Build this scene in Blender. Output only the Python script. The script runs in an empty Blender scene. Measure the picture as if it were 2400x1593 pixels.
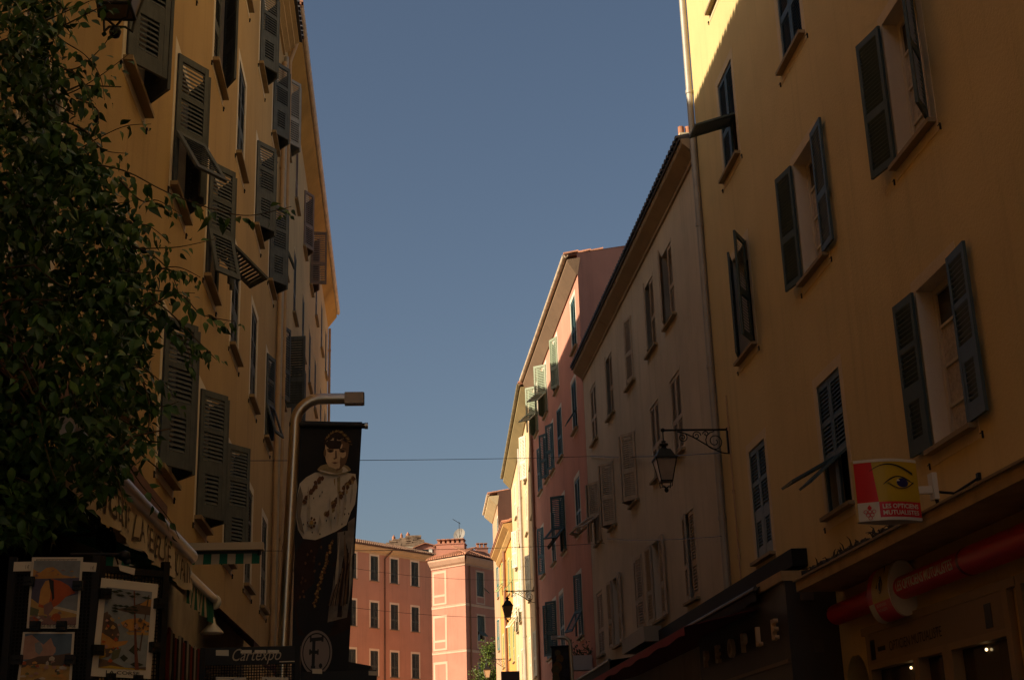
import bpy, bmesh, math, random
from mathutils import Vector, Matrix
random.seed(7)
C = bpy.context.scene.collection
sc = bpy.context.scene

# ------------------------------------------------------------------ camera
FPX, CX, CY = 3255.0, 1200.0, 796.5
def _axes():
    dy = Vector((930-CX, -(1855-CY), -FPX)); dz = Vector((880-CX, 9300+CY, -FPX)).normalized()
    dy = (dy - dz*dy.dot(dz)).normalized()
    return dy.cross(dz), dy, dz
AX, AY, AZ = _axes()
CAM = Vector((0, 0, 1.65))
cd = bpy.data.cameras.new('camera'); cam = bpy.data.objects.new('camera', cd); C.objects.link(cam)
cam.matrix_world = Matrix.Translation(CAM) @ Matrix((AX, AY, AZ)).to_4x4()
cd.sensor_width = 36.0; cd.lens = 36.0*FPX/2400.0; cd.clip_start = 0.05; cd.clip_end = 3000
sc.camera = cam
# ------------------------------------------------------------------ sky, sun, exposure
SUN = Vector((-0.83, -0.31, 0.472)).normalized()
elev = math.asin(SUN.z); az = math.atan2(SUN.x, SUN.y)
w = bpy.data.worlds.new('World'); sc.world = w; w.use_nodes = True
nt = w.node_tree; nt.nodes.clear()
sky = nt.nodes.new('ShaderNodeTexSky'); sky.sky_type = 'NISHITA'; sky.sun_disc = False
sky.sun_elevation = elev; sky.sun_rotation = az
sky.air_density = 1.0; sky.dust_density = 2.5; sky.ozone_density = .35; sky.altitude = 0
bg = nt.nodes.new('ShaderNodeBackground'); bg.inputs['Strength'].default_value = 0.053
wo = nt.nodes.new('ShaderNodeOutputWorld')
nt.links.new(sky.outputs[0], bg.inputs[0]); nt.links.new(bg.outputs[0], wo.inputs[0])
sd = bpy.data.lights.new('sun', 'SUN'); sun = bpy.data.objects.new('sun', sd); C.objects.link(sun)
sd.energy = 5.0; sd.angle = math.radians(0.5); sd.color = (1.0, 0.88, 0.68)
sun.rotation_euler = SUN.to_track_quat('Z', 'Y').to_euler(); sun.location = (-30, 10, 40)
vs = sc.view_settings
vs.view_transform = 'Standard'; vs.look = 'None'; vs.gamma = 1.0; vs.use_curve_mapping = False
vs.exposure = 0.65
try:
    sc.cycles.use_denoising = True; sc.cycles.max_bounces = 10; sc.cycles.diffuse_bounces = 6
    sc.cycles.sample_clamp_indirect = 4.0
except Exception: pass

# ------------------------------------------------------------------ picking points on real planes
def ray(x, y):
    c = (x-CX, -(y-CY), -FPX)
    return AX.__class__((AX.dot(c), AY.dot(c), AZ.dot(c)))
def atX(x, y, X):
    d = ray(x, y); return CAM + d*((X-CAM.x)/d.x)
def atY(x, y, Y):
    d = ray(x, y); return CAM + d*((Y-CAM.y)/d.y)

# ------------------------------------------------------------------ materials
MATS = {}
def mat(name, col, rough=0.8, metal=0.0, noise=0.0, scale=4.0, stain=0.0, bump=0.0, bscale=60, spec=0.3, wood=0.0, emit=None, col2=None, wave=None):
    if name in MATS: return MATS[name]
    m = bpy.data.materials.new(name); m.use_nodes = True
    n = m.node_tree; b = n.nodes['Principled BSDF']
    b.inputs['Roughness'].default_value = rough; b.inputs['Metallic'].default_value = metal
    b.inputs['Specular IOR Level'].default_value = spec
    b.inputs['Base Color'].default_value = (*col, 1)
    L = n.links.new
    tc = n.nodes.new('ShaderNodeTexCoord')
    out = None
    def rgb(c): 
        r = n.nodes.new('ShaderNodeRGB'); r.outputs[0].default_value = (*c, 1); return r.outputs[0]
    def mix(a, bb, f, mode='MIX'):
        x = n.nodes.new('ShaderNodeMix'); x.data_type = 'RGBA'; x.blend_type = mode
        if isinstance(f, float): x.inputs[0].default_value = f
        else: L(f, x.inputs[0])
        L(a, x.inputs[6]); L(bb, x.inputs[7]); return x.outputs[2]
    def nz(s, det=5, vec=None, rough=.6):
        t = n.nodes.new('ShaderNodeTexNoise'); t.inputs['Scale'].default_value = s; t.inputs['Detail'].default_value = det
        t.inputs['Roughness'].default_value = rough
        L(vec if vec else tc.outputs['Object'], t.inputs['Vector']); return t.outputs['Fac']
    def ramp(f, a, bb):
        r = n.nodes.new('ShaderNodeMapRange'); r.inputs[1].default_value = a; r.inputs[2].default_value = bb; L(f, r.inputs[0]); return r.outputs[0]
    if noise or stain or wood:
        out = rgb(col)
        if noise:
            dk = rgb(tuple(c*(1-noise) for c in col)) if not col2 else rgb(col2)
            out = mix(out, dk, ramp(nz(scale), .35, .7))
            lt = rgb(tuple(min(1, c*(1+noise*.5)) for c in col))
            out = mix(out, lt, ramp(nz(scale*.31, 3), .5, .8))
        if stain:
            mp = n.nodes.new('ShaderNodeMapping'); mp.inputs['Scale'].default_value = (2.2, 2.2, .16); L(tc.outputs['Object'], mp.inputs[0])
            dk = rgb(tuple(c*(.66) for c in col))
            f = ramp(nz(1.3, 6, mp.outputs[0], .7), .52, .78)
            mm = n.nodes.new('ShaderNodeMath'); mm.operation = 'MULTIPLY'; mm.inputs[1].default_value = stain; L(f, mm.inputs[0])
            out = mix(out, dk, mm.outputs[0])
        if wood:
            mp = n.nodes.new('ShaderNodeMapping'); mp.inputs['Scale'].default_value = (30, 30, 3); L(tc.outputs['Object'], mp.inputs[0])
            dk = rgb(tuple(c*(.5) for c in col)); f = ramp(nz(1.0, 5, mp.outputs[0]), .45, .75)
            mm = n.nodes.new('ShaderNodeMath'); mm.operation = 'MULTIPLY'; mm.inputs[1].default_value = wood; L(f, mm.inputs[0])
            out = mix(out, dk, mm.outputs[0])
        L(out, b.inputs['Base Color'])
    if bump:
        bp = n.nodes.new('ShaderNodeBump'); bp.inputs['Strength'].default_value = bump; bp.inputs['Distance'].default_value = .02
        L(nz(bscale, 6), bp.inputs['Height']); L(bp.outputs[0], b.inputs['Normal'])
    if emit:
        b.inputs['Emission Color'].default_value = (*emit[0], 1); b.inputs['Emission Strength'].default_value = emit[1]
    MATS[name] = m; return m

def plaster(name, col, noise=.16, stain=.6, bump=.35):
    return mat(name, col, .93, 0, noise*1.25, .55, min(1, stain*1.35), bump, 22, .15)
P_L1 = plaster('ochre_plaster', (.515, .345, .155))
P_L2 = plaster('dull_ochre_plaster', (.58, .40, .19))
P_R1 = plaster('yellow_ochre_plaster', (.70, .51, .23), .10, .45)
P_R2 = plaster('beige_plaster', (.63, .51, .355), .18, .8)
P_R3 = plaster('pink_plaster', (.62, .28, .19), .16, .6)
P_R4 = plaster('cream_plaster', (.66, .455, .255), .14, .8)
P_R5 = plaster('orange_plaster', (.72, .33, .085), .12, .5)
P_R6 = plaster('pale_brown_plaster', (.50, .30, .18))
P_F1 = plaster('salmon_plaster', (.60, .31, .185), .12, .5)
P_F2 = plaster('rose_plaster', (.45, .20, .135), .13, .6)
P_TR = plaster('pale_trim_plaster', (.74, .65, .52), .10, .3)
P_TRO = plaster('buff_trim_plaster', (.70, .54, .32), .10, .3)
P_REV = plaster('pale_reveal_plaster', (.68, .58, .44), .08, .2)
P_COR = plaster('cornice_plaster', (.60, .42, .22), .18, .6)
M_SOF = plaster('soffit_ochre', (.55, .30, .07), .3, .5)
M_SILL = mat('sill_stone', (.34, .245, .13), .85, 0, .25, 3, .3, .2, 40)
W_L1 = mat('weathered_grey_paint', (.105, .115, .118), .75, 0, .35, 5, .5, .25, 80, .3, .6)
W_LG = mat('light_grey_paint', (.36, .34, .30), .75, 0, .2, 8, 0, .2, 80, .3, .3)
W_BR = mat('brown_grey_paint', (.25, .17, .125), .75, 0, .2, 8, 0, .2, 80, .3, .3)
W_R1 = mat('dark_green_paint', (.048, .075, .072), .5, 0, .2, 5, 0, .1, 60, .45, .2)
W_R2 = mat('beige_brown_paint', (.50, .38, .26), .75, 0, .2, 6, 0, .2, 60, .3, .3)
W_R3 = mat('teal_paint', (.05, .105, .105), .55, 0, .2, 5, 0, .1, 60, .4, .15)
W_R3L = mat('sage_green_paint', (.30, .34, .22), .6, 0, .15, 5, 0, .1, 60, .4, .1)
W_R4 = mat('cream_paint', (.72, .64, .46), .7, 0, .15, 5, 0, .1, 60, .4, .2)
W_R5 = mat('pale_green_paint', (.30, .36, .15), .6, 0, .15, 5)
W_F = mat('olive_green_paint', (.075, .085, .06), .6, 0, .25, 5, 0, .1, 60, .3, .3)
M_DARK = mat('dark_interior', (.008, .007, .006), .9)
M_GLASS = mat('dark_window_glass', (.02, .018, .016), .08, 0, 0, spec=.5)
M_FRAME = mat('white_window_frame', (.58, .50, .38), .5, 0, .08, 6)
M_LACE = mat('lace_curtain', (.50, .42, .33), .95, 0, .35, 26, 0, .4, 120)
M_TILE = mat('clay_roof_tile', (.46, .20, .11), .9, 0, .45, 3, 0, .3, 30)
M_DTILE = mat('dark_slate_edge', (.10, .09, .09), .8, 0, .3, 4)
M_PIPE = mat('zinc_pipe', (.40, .35, .28), .55, .3, .2, 3, .5)
M_PIPEB = mat('brown_pipe', (.22, .10, .05), .6, 0, .25, 3)
M_PIPEP = mat('painted_pipe', (.50, .33, .18), .7, 0, .2, 3)
M_GUT = mat('clay_coloured_gutter', (.72, .54, .36), .6, 0, .25, 3)
M_GUTG = mat('green_brown_gutter', (.27, .21, .10), .6, 0, .3, 3)
M_IRON = mat('black_iron', (.012, .011, .010), .5, .2)
M_STEEL = mat('brushed_steel', (.62, .54, .42), .33, 1.0, .10, 8)
M_LHEAD = mat('lamp_head_diffuser', (.40, .34, .29), .5)
M_LGLASS = mat('frosted_lantern_glass', (.30, .24, .19), .35, 0, .15, 6)
M_STONE = mat('paving_stone', (.16, .14, .12), .85, 0, .3, 1.2, 0, .2, 20)
M_BLACK = mat('black_plastic', (.012, .012, .011), .5)
M_PAPER = mat('white_paper', (.62, .55, .43), .9, 0, .06, 9)
M_INK = mat('dark_print', (.035, .028, .022), .8)
M_RED = mat('red_plastic', (.62, .02, .025), .35, 0, .05, 2)
M_YEL = mat('yellow_plastic', (.55, .36, .02), .4)
M_WHITE = mat('white_plastic', (.66, .60, .48), .45)
M_BLUE = mat('dark_blue_print', (.02, .018, .10), .5)

# ------------------------------------------------------------------ mesh builder
class MB:
    def __init__(s): s.v = []; s.f = []; s.m = []; s.sm = []
    def add(s, pts, faces, mi=0, smooth=False):
        o = len(s.v); s.v += [Vector(p) for p in pts]
        for f in faces: s.f.append([o+i for i in f]); s.m.append(mi); s.sm.append(smooth)
    def poly(s, pts, mi=0): s.add(pts, [list(range(len(pts)))], mi)
    def hexa(s, p, mi=0):   # p: 8 points, bottom 4 then top 4
        s.add(p, [(3,2,1,0),(4,5,6,7),(0,1,5,4),(1,2,6,5),(2,3,7,6),(3,0,4,7)], mi)
    def box(s, x0, x1, y0, y1, z0, z1, mi=0):
        s.hexa([(x0,y0,z0),(x1,y0,z0),(x1,y1,z0),(x0,y1,z0),(x0,y0,z1),(x1,y0,z1),(x1,y1,z1),(x0,y1,z1)], mi)
    def obox(s, c, U, V, W, mi=0):  # half vectors
        c, U, V, W = Vector(c), Vector(U), Vector(V), Vector(W)
        s.hexa([c-U-V-W, c+U-V-W, c+U+V-W, c-U+V-W, c-U-V+W, c+U-V+W, c+U+V+W, c-U+V+W], mi)
    def tube(s, pts, r, n=8, mi=0, caps=True):
        pts = [Vector(p) for p in pts]; k = len(pts); rr = r if isinstance(r, (list, tuple)) else [r]*k
        ref = None; rings = []
        for i, p in enumerate(pts):
            t = (pts[min(i+1, k-1)]-pts[max(i-1, 0)]).normalized()
            if ref is None:
                ref = Vector((0, 0, 1)) if abs(t.z) < .9 else Vector((1, 0, 0))
            a = (ref - t*ref.dot(t)).normalized(); ref = a; b = t.cross(a)
            rings.append([p + (a*math.cos(2*math.pi*j/n)+b*math.sin(2*math.pi*j/n))*rr[i] for j in range(n)])
        fs = []
        for i in range(k-1):
            for j in range(n): fs.append((i*n+j, i*n+(j+1) % n, (i+1)*n+(j+1) % n, (i+1)*n+j))
        s.add([q for r_ in rings for q in r_], fs, mi, True)
        if caps: s.poly(list(reversed(rings[0])), mi); s.poly(rings[-1], mi)
    def lathe(s, prof, c, n=16, mi=0):
        c = Vector(c); pts = []
        for r, z in prof: pts += [c+Vector((r*math.cos(2*math.pi*j/n), r*math.sin(2*math.pi*j/n), z)) for j in range(n)]
        fs = [(i*n+j, i*n+(j+1) % n, (i+1)*n+(j+1) % n, (i+1)*n+j) for i in range(len(prof)-1) for j in range(n)]
        s.add(pts, fs, mi, True)
    def mesh(s, name, mats, inv=None):
        me = bpy.data.meshes.new(name)
        vv = [inv @ v for v in s.v] if inv else s.v
        me.from_pydata([tuple(v) for v in vv], [], s.f)
        for m in (mats if isinstance(mats, (list, tuple)) else [mats]): me.materials.append(m)
        me.polygons.foreach_set('material_index', s.m); me.polygons.foreach_set('use_smooth', s.sm)
        me.update(); return me
    def build(s, name, mats, parent=None, world=True):
        inv = parent_inv(parent) if (parent and world) else None
        o = bpy.data.objects.new(name, s.mesh(name, mats, inv)); C.objects.link(o)
        if parent: o.parent = parent
        return o
def world_of(o):
    M = o.matrix_basis.copy()
    while o.parent: o = o.parent; M = o.matrix_basis @ M
    return M
def parent_inv(o): return world_of(o).inverted()
def tag(o, label=None, cat=None, group=None, kind=None):
    if label: o['label'] = label
    if cat: o['category'] = cat
    if group: o['group'] = group
    if kind: o['kind'] = kind
    return o
def thing(name, label, cat, loc=(0, 0, 0), rot=0.0, group=None):
    o = bpy.data.objects.new(name, None); C.objects.link(o); o.empty_display_size = .2
    o.location = loc; o.rotation_euler = (0, 0, rot)
    return tag(o, label, cat, group)
def inst(name, me, parent, loc, rot=(0, 0, 0)):
    o = bpy.data.objects.new(name, me); C.objects.link(o); o.parent = parent; o.location = loc; o.rotation_euler = rot; return o

def slice_mesh(me, cuts, ax):
    bm = bmesh.new(); bm.from_mesh(me)
    lo = min(v.co[ax] for v in bm.verts); hi = max(v.co[ax] for v in bm.verts); no = [0, 0, 0]; no[ax] = 1
    for k in range(1, cuts):
        co = [0, 0, 0]; co[ax] = lo+(hi-lo)*k/cuts
        bmesh.ops.bisect_plane(bm, geom=bm.verts[:]+bm.edges[:]+bm.faces[:], plane_co=co, plane_no=no)
    bm.to_mesh(me); bm.free()
def draw(name, shapes, mats, parent, fn, cuts, ax):
    """flat drawing of polygons bent onto a surface: shapes are (points, material index)"""
    inv = parent_inv(parent); out = MB()
    for k, (pts, mi) in enumerate(shapes):
        bm = bmesh.new(); f = bm.faces.new([bm.verts.new((x, y, 0)) for x, y in pts]); bmesh.ops.triangulate(bm, faces=bm.faces[:]); me = bpy.data.meshes.new('t'); bm.to_mesh(me); bm.free()
        slice_mesh(me, cuts, ax); out.add([fn(v.co.x, v.co.y, k) for v in me.vertices], [list(p.vertices) for p in me.polygons], mi); bpy.data.meshes.remove(me)
    return out.build(name, mats, parent)
def text(name, s, size, fn, m, parent, shear=0.0, ext=0.0, space=1.0, bold=0.0, cuts=0, ax=1):
    cu = bpy.data.curves.new('t', 'FONT'); cu.body = s; cu.size = size; cu.shear = shear; cu.space_character = space
    cu.extrude = ext; cu.offset = bold; cu.resolution_u = 3
    o = bpy.data.objects.new('t', cu); C.objects.link(o)
    dg = bpy.context.evaluated_depsgraph_get(); me = bpy.data.meshes.new_from_object(o.evaluated_get(dg))
    C.objects.unlink(o); bpy.data.objects.remove(o); bpy.data.curves.remove(cu)
    if cuts: slice_mesh(me, cuts, ax)
    inv = parent_inv(parent)
    for v in me.vertices: v.co = inv @ Vector(fn(v.co.x, v.co.y, v.co.z))
    me.materials.clear(); me.materials.append(m); me.name = name
    r = bpy.data.objects.new(name, me); C.objects.link(r); r.parent = parent; return r
def text_w(s, size, shear=0., space=1.):
    cu = bpy.data.curves.new('t', 'FONT'); cu.body = s; cu.size = size; cu.space_character = space
    o = bpy.data.objects.new('t', cu); C.objects.link(o)
    bpy.context.view_layer.update(); x = o.dimensions.x
    C.objects.unlink(o); bpy.data.objects.remove(o); bpy.data.curves.remove(cu); return x

# ------------------------------------------------------------------ shutters
LEAF = {}
def leaf_mesh(wd, h, hand, style, flap, m, own_slats):
    """frame of one shutter leaf (hinge at x=0, closed it spans to hand*wd); returns frame mesh, slat spots, flap mesh"""
    key = (round(wd, 3), round(h, 3), hand, style, flap > 0, m.name, own_slats)
    if key in LEAF: return LEAF[key]
    t = .034; b = MB(); fb = MB(); sl = []; fsl = []
    st = .062 if style != 'far' else .055
    def bx(o, x0, x1, z0, z1, y0=-t, y1=0.):
        X0, X1 = (x0, x1) if hand > 0 else (-x1, -x0)
        o.box(X0, X1, y0, y1, z0, z1)
    if style == 'two':   zones = [(.05, .40, 0, st), (.46, .955, 0, st)]; fz = .43
    elif style == 'far': zones = [(.05, .36, 0, st), (.42, .955, 0, st)]; fz = .40
    else:                zones = [(.10, .335, 1, .125), (.44, .665, 0, st), (.70, .95, 0, st)]; fz = .405
    top = h
    lo = fz*h if flap > 0 else 0.
    bx(b, 0, st, 0, h); bx(b, wd-st, wd, 0, h)
    cur = 0.
    edges = [0.] + [z for zz in zones for z in zz[:2]] + [1.]
    for i in range(0, len(edges), 2):
        z0, z1 = edges[i]*h, edges[i+1]*h
        if flap > 0 and z1 <= fz*h+.001: 
            if i == 0: continue
        if flap > 0 and z0 < fz*h < z1: z0 = fz*h
        if z1 > z0+.003: bx(b, st, wd-st, z0, z1, -t+.002, -.002)
    for (z0, z1, ins, m0) in zones:
        tgt = fb if (flap > 0 and z1 < fz) else b
        if ins:
            if tgt is b:
                bx(b, st, m0, z0*h, z1*h, -t+.004, -.004); bx(b, wd-m0, wd-st, z0*h, z1*h, -t+.004, -.004)
        spots = []
        pitch = .05 if style != 'far' else .058
        nn = max(2, int((z1-z0)*h/pitch)); pt = (z1-z0)*h/nn
        for k in range(nn): spots.append((m0, wd-m0, z0*h+(k+.5)*pt))
        if tgt is b: sl += spots
        else: fsl += spots
    if flap > 0:   # flap frame, hinge line at its top (local z = 0)
        H = fz*h-.004; m1 = .07
        for x0, x1, z0, z1 in ((.004, m1, -H, 0), (wd-m1, wd-.004, -H, 0), (m1, wd-m1, -H, -H+.07), (m1, wd-m1, -.07, 0)):
            bx(fb, x0, x1, z0, z1, -t+.002, 0)
        nn = int((H-.14)/.05)
        for k in range(nn): slat_into(fb, m1, wd-m1, -H+.07+(k+.5)*(H-.14)/nn, hand)
    if not own_slats:
        for x0, x1, z in sl: slat_into(b, x0, x1, z, hand)
    fm = fb.mesh('flap', m) if flap > 0 else None
    LEAF[key] = (b.mesh('shutter', m), sl, fm, fz*h)
    return LEAF[key]
def slat_into(b, x0, x1, z, hand):
    X0, X1 = (x0-.003, x1+.003) if hand > 0 else (-x1-.003, -x0+.003)
    d, e = .020, .0035     # outer edge lower
    b.hexa([(X0, -.034+.004, z+d-e), (X1, -.034+.004, z+d-e), (X1, -.003, z-d-e), (X0, -.003, z-d-e),
            (X0, -.034+.004, z+d+e), (X1, -.034+.004, z+d+e), (X1, -.003, z-d+e), (X0, -.003, z-d+e)])
SLATM = {}
def slat_mesh(wd, hand, m):
    key = (round(wd, 3), hand, m.name)
    if key not in SLATM:
        b = MB(); slat_into(b, 0, wd, 0, hand); SLATM[key] = b.mesh('slat', m)
    return SLATM[key]

# ------------------------------------------------------------------ facades
class Facade:
    def __init__(s, name, label, p0, p1, side, H, depth, wallm, group=None, z0=0.):
        p0, p1 = Vector((*p0, 0)), Vector((*p1, 0)); d = (p1-p0).normalized()
        n = Vector((d.y, -d.x, 0)) if side > 0 else Vector((-d.y, d.x, 0))
        x = Vector((n.y, -n.x, 0)); s.sg = 1 if x.dot(d) > 0 else -1
        s.p0, s.d, s.n, s.L, s.H, s.depth, s.wallm, s.z0 = p0, d, n, (p1-p0).length, H, depth, wallm, z0
        s.o = thing(name, label, 'building', p0, math.atan2(x.y, x.x), group)
        s.holes = []; s.budget = 0; s.skew = 0.
    def uz(s, px, py):
        r = ray(px, py); t = (s.p0-CAM).dot(s.n)/r.dot(s.n); P = CAM+r*t
        return (P-s.p0).dot(s.d), P.z
    def uY(s, Y): return (Y-s.p0.y)/s.d.y
    def box(s, b, u0, u1, y0, y1, z0, z1, mi=0):
        a, c = sorted((s.sg*u0, s.sg*u1)); b.box(a, c, y0, y1, z0, z1, mi)
    def P(s, u, y, z): return (s.sg*u, y, z)
    def window(s, uc, z0, wd=1.0, h=1.7, state='closed', m=None, style='ins', trim=P_TR, tb=(.14, .13, .15), sill=.10, frame=False,
               flaps=(0, 0), own=0, hook=True, closed_off=0.0, lname=None):
        u0, u1 = uc-wd/2, uc+wd/2; s.holes.append((u0, u1, z0, z0+h))
        dp = .24
        b = MB()   # reveals
        for a in ((u0, u0), (u1, u1)):
            e = .001 if a[0] == u0 else -.001
            b.poly([s.P(a[0]+e, .0, z0), s.P(a[0]+e, -dp, z0), s.P(a[0]+e, -dp, z0+h), s.P(a[0]+e, .0, z0+h)], 0)
        b.poly([s.P(u0, 0, z0+h-.001), s.P(u1, 0, z0+h-.001), s.P(u1, -dp, z0+h-.001), s.P(u0, -dp, z0+h-.001)], 0)
        b.poly([s.P(u0, 0, z0+.001), s.P(u1, 0, z0+.001), s.P(u1, -dp, z0+.001), s.P(u0, -dp, z0+.001)], 0)
        fr = .07
        if frame:
            for x0, x1, za, zb in ((u0, u0+fr, z0, z0+h), (u1-fr, u1, z0, z0+h), (u0+fr, u1-fr, z0, z0+fr*1.4), (u0+fr, u1-fr, z0+h-fr, z0+h), (uc-.05, uc+.05, z0+fr*1.4, z0+h-fr)):
                s.box(b, x0, x1, -dp+.01, -dp+.06, za, zb, 1)
            for k in (1, 2, 3):
                zz = z0+h*(k/4.)
                s.box(b, u0+fr, uc-.05, -dp+.02, -dp+.05, zz-.016, zz+.016, 1); s.box(b, uc+.05, u1-fr, -dp+.02, -dp+.05, zz-.016, zz+.016, 1)
        else:
            s.box(b, u0, u0+.05, -dp+.005, -dp+.04, z0, z0+h, 1); s.box(b, u1-.05, u1, -dp+.005, -dp+.04, z0, z0+h, 1)
        win = b.build('window', [P_REV, M_FRAME], s.o, False)
        g = MB()
        if frame:
            for x0, x1 in ((u0+fr, uc-.05), (uc+.05, u1-fr)):
                for k in range(4):
                    za, zb = z0+h*k/4.+.018, z0+h*(k+1)/4.-.018
                    pb = MB(); pb.poly([s.P(x0, -dp+.03, za), s.P(x1, -dp+.03, za), s.P(x1, -dp+.03, zb), s.P(x0, -dp+.03, zb)])
                    pb.build('pane', [M_LACE if (k < 3) else M_GLASS], win, False)
        g.poly([s.P(u0, -dp+.004, z0), s.P(u1, -dp+.004, z0), s.P(u1, -dp+.004, z0+h), s.P(u0, -dp+.004, z0+h)])
        g.build('glazing', M_DARK if not frame else M_GLASS, win, False)
        if trim:
            t = MB(); a, tp, bt = tb; y1 = .006
            s.box(t, u0-a, u0, -.01, y1, z0-bt, z0+h+tp); s.box(t, u1, u1+a, -.01, y1, z0-bt, z0+h+tp)
            s.box(t, u0, u1, -.01, y1, z0+h, z0+h+tp); s.box(t, u0, u1, -.01, y1, z0-bt, z0-.055)
            t.build('trim', trim, win, False)
        if sill:
            t = MB(); s.box(t, u0-.11, u1+.11, -.02, sill, z0-.055, z0-.005); s.box(t, u0+.002, u1-.002, -dp+.05, -.02, z0-.05, z0-.008)
            t.build('sill', M_SILL, win, False)
        if hook:
            for uu in (u1+.2, u0-.2):
                t = MB(); s.box(t, uu-.035, uu+.035, .02, .026, z0-.14, z0-.132); s.box(t, uu-.004, uu+.004, .0, .0199, z0-.19, z0-.115)
                t.build('shutter_catch', M_IRON, win, False)
        if m is None or state is None: return win
        th = state if isinstance(state, tuple) else {'closed': (0, 0), 'tent': (36, 36), 'ajar': (0, 25), 'flat': (168, 168), 'perp': (95, 95)}[state]
        lw = wd/2-.004
        for k, (hinge, hd, ang, fl) in enumerate(((u0, s.sg, th[0], flaps[0]), (u1, -s.sg, th[1], flaps[1]))):
            if ang is None: continue
            o_ = own > 0 and s.budget > 0
            mesh, spots, fm, fz = leaf_mesh(lw, h-.02, hd, style, fl, m, o_)
            yo = -.01 if ang < 5 else .03
            leaf = inst('shutter', mesh, s.o, s.P(hinge, yo, z0+.01), (0, 0, math.radians(ang)*hd))
            if o_:
                s.budget -= len(spots)
                for x0, x1, z in spots:
                    inst('slat', slat_mesh(x1-x0, hd, m), leaf, (x0*hd, 0, z))
            if fl > 0:
                # flap swings out about its top edge
                inst('flap', fm, leaf, (0, .002, fz), (math.radians(fl), 0, 0))
        return win
    def wall(s, mats=None, back=True, top=True):
        us = sorted({0., s.L} | {round(h[0], 4) for h in s.holes} | {round(h[1], 4) for h in s.holes})
        zs = sorted({s.z0, s.H} | {round(h[2], 4) for h in s.holes} | {round(h[3], 4) for h in s.holes})
        b = MB()
        for i in range(len(us)-1):
            run = None
            for j in range(len(zs)-1):
                um, zm = (us[i]+us[i+1])/2, (zs[j]+zs[j+1])/2
                if any(h[0] < um < h[1] and h[2] < zm < h[3] for h in s.holes): continue
                b.poly([s.P(us[i], 0, zs[j]), s.P(us[i+1], 0, zs[j]), s.P(us[i+1], 0, zs[j+1]), s.P(us[i], 0, zs[j+1])])
        D = s.depth
        for u, k in ((0, s.skew), (s.L, 0.)): b.poly([s.P(u, 0, s.z0), s.P(u+k, -D, s.z0), s.P(u+k, -D, s.H), s.P(u, 0, s.H)])
        b.poly([s.P(s.skew, -D, s.z0), s.P(s.L, -D, s.z0), s.P(s.L, -D, s.H), s.P(s.skew, -D, s.H)])
        return b.build('wall', s.wallm, s.o, False)
    def profile(s, name, prof, m, u0=None, u1=None, caps=True):
        u0 = 0 if u0 is None else u0; u1 = s.L if u1 is None else u1
        b = MB(); k = len(prof)
        for i in range(k-1):
            (ya, za), (yb, zb) = prof[i], prof[i+1]
            b.poly([s.P(u0, ya, za), s.P(u1, ya, za), s.P(u1, yb, zb), s.P(u0, yb, zb)])
        if caps:
            for u in (u0, u1): b.poly([s.P(u, y, z) for y, z in prof] )
        return b.build(name, m, s.o, False)
    def roof(s, eave_y, eave_z, pitch=17, ridge=None, m=None, tiles=True, u0=None, u1=None, tile_len=1.6, thick=.06, gable=True, full=False):
        m = m or M_TILE; u0 = -.15 if u0 is None else u0; u1 = s.L+.15 if u1 is None else u1
        ridge = ridge or s.depth/2; tn = math.tan(math.radians(pitch)); zr = eave_z+(ridge+eave_y)*tn
        b = MB()
        pts = [(eave_y, eave_z), (-ridge, zr), (-2*ridge-eave_y, eave_z)]
        for i in range(2):
            (ya, za), (yb, zb) = pts[i], pts[i+1]
            ka, kb = (s.skew*max(0., -y)/max(.1, s.depth) for y in (ya, yb))
            b.hexa([s.P(u0+ka, ya, za-thick), s.P(u1, ya, za-thick), s.P(u1, yb, zb-thick), s.P(u0+kb, yb, zb-thick),
                    s.P(u0+ka, ya, za), s.P(u1, ya, za), s.P(u1, yb, zb), s.P(u0+kb, yb, zb)])
        r = b.build('roof', m, s.o, False)
        if gable:
            for u, k in ((0.0, s.skew), (s.L, 0.)):
                g = MB(); g.poly([s.P(u, 0, s.H), s.P(u+k, -s.depth, s.H), s.P(u+k*ridge/s.depth, -ridge, zr-thick-.01), s.P(u, 0, eave_z-thick+eave_y*tn-.01)]); g.build('gable', s.wallm, s.o, False)
        if tiles:
            t = MB(); n = int((u1-u0)/.21); sp = (u1-u0)/n
            rows = max(1, int(((ridge+eave_y) if full else tile_len)/.42))
            for i in range(n):
                uu = u0+(i+.5)*sp
                for rw in range(rows):
                    ya = eave_y+.04-rw*.42; yb = ya-.46; lift = .012
                    za = eave_z+(eave_y-ya)*tn+lift+.012; zb = eave_z+(eave_y-yb)*tn
                    jr = random.uniform(-.012, .012)
                    ra, rb = .085, .068
                    if s.skew and rw > 0 and uu < s.skew*max(0., -yb)/s.depth: continue
                    A = [s.P(uu+jr+ra*math.cos(math.pi*k/5), ya, za+ra*math.sin(math.pi*k/5)) for k in range(6)]
                    Bq = [s.P(uu+rb*math.cos(math.pi*k/5), yb, zb+rb*math.sin(math.pi*k/5)) for k in range(6)]
                    t.add(A+Bq, [(k, k+1, k+7, k+6) for k in range(5)], 0, True); t.poly(A)
            o = t.build('roof_tile', m, r, False); o['kind'] = 'stuff'
        return r
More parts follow.
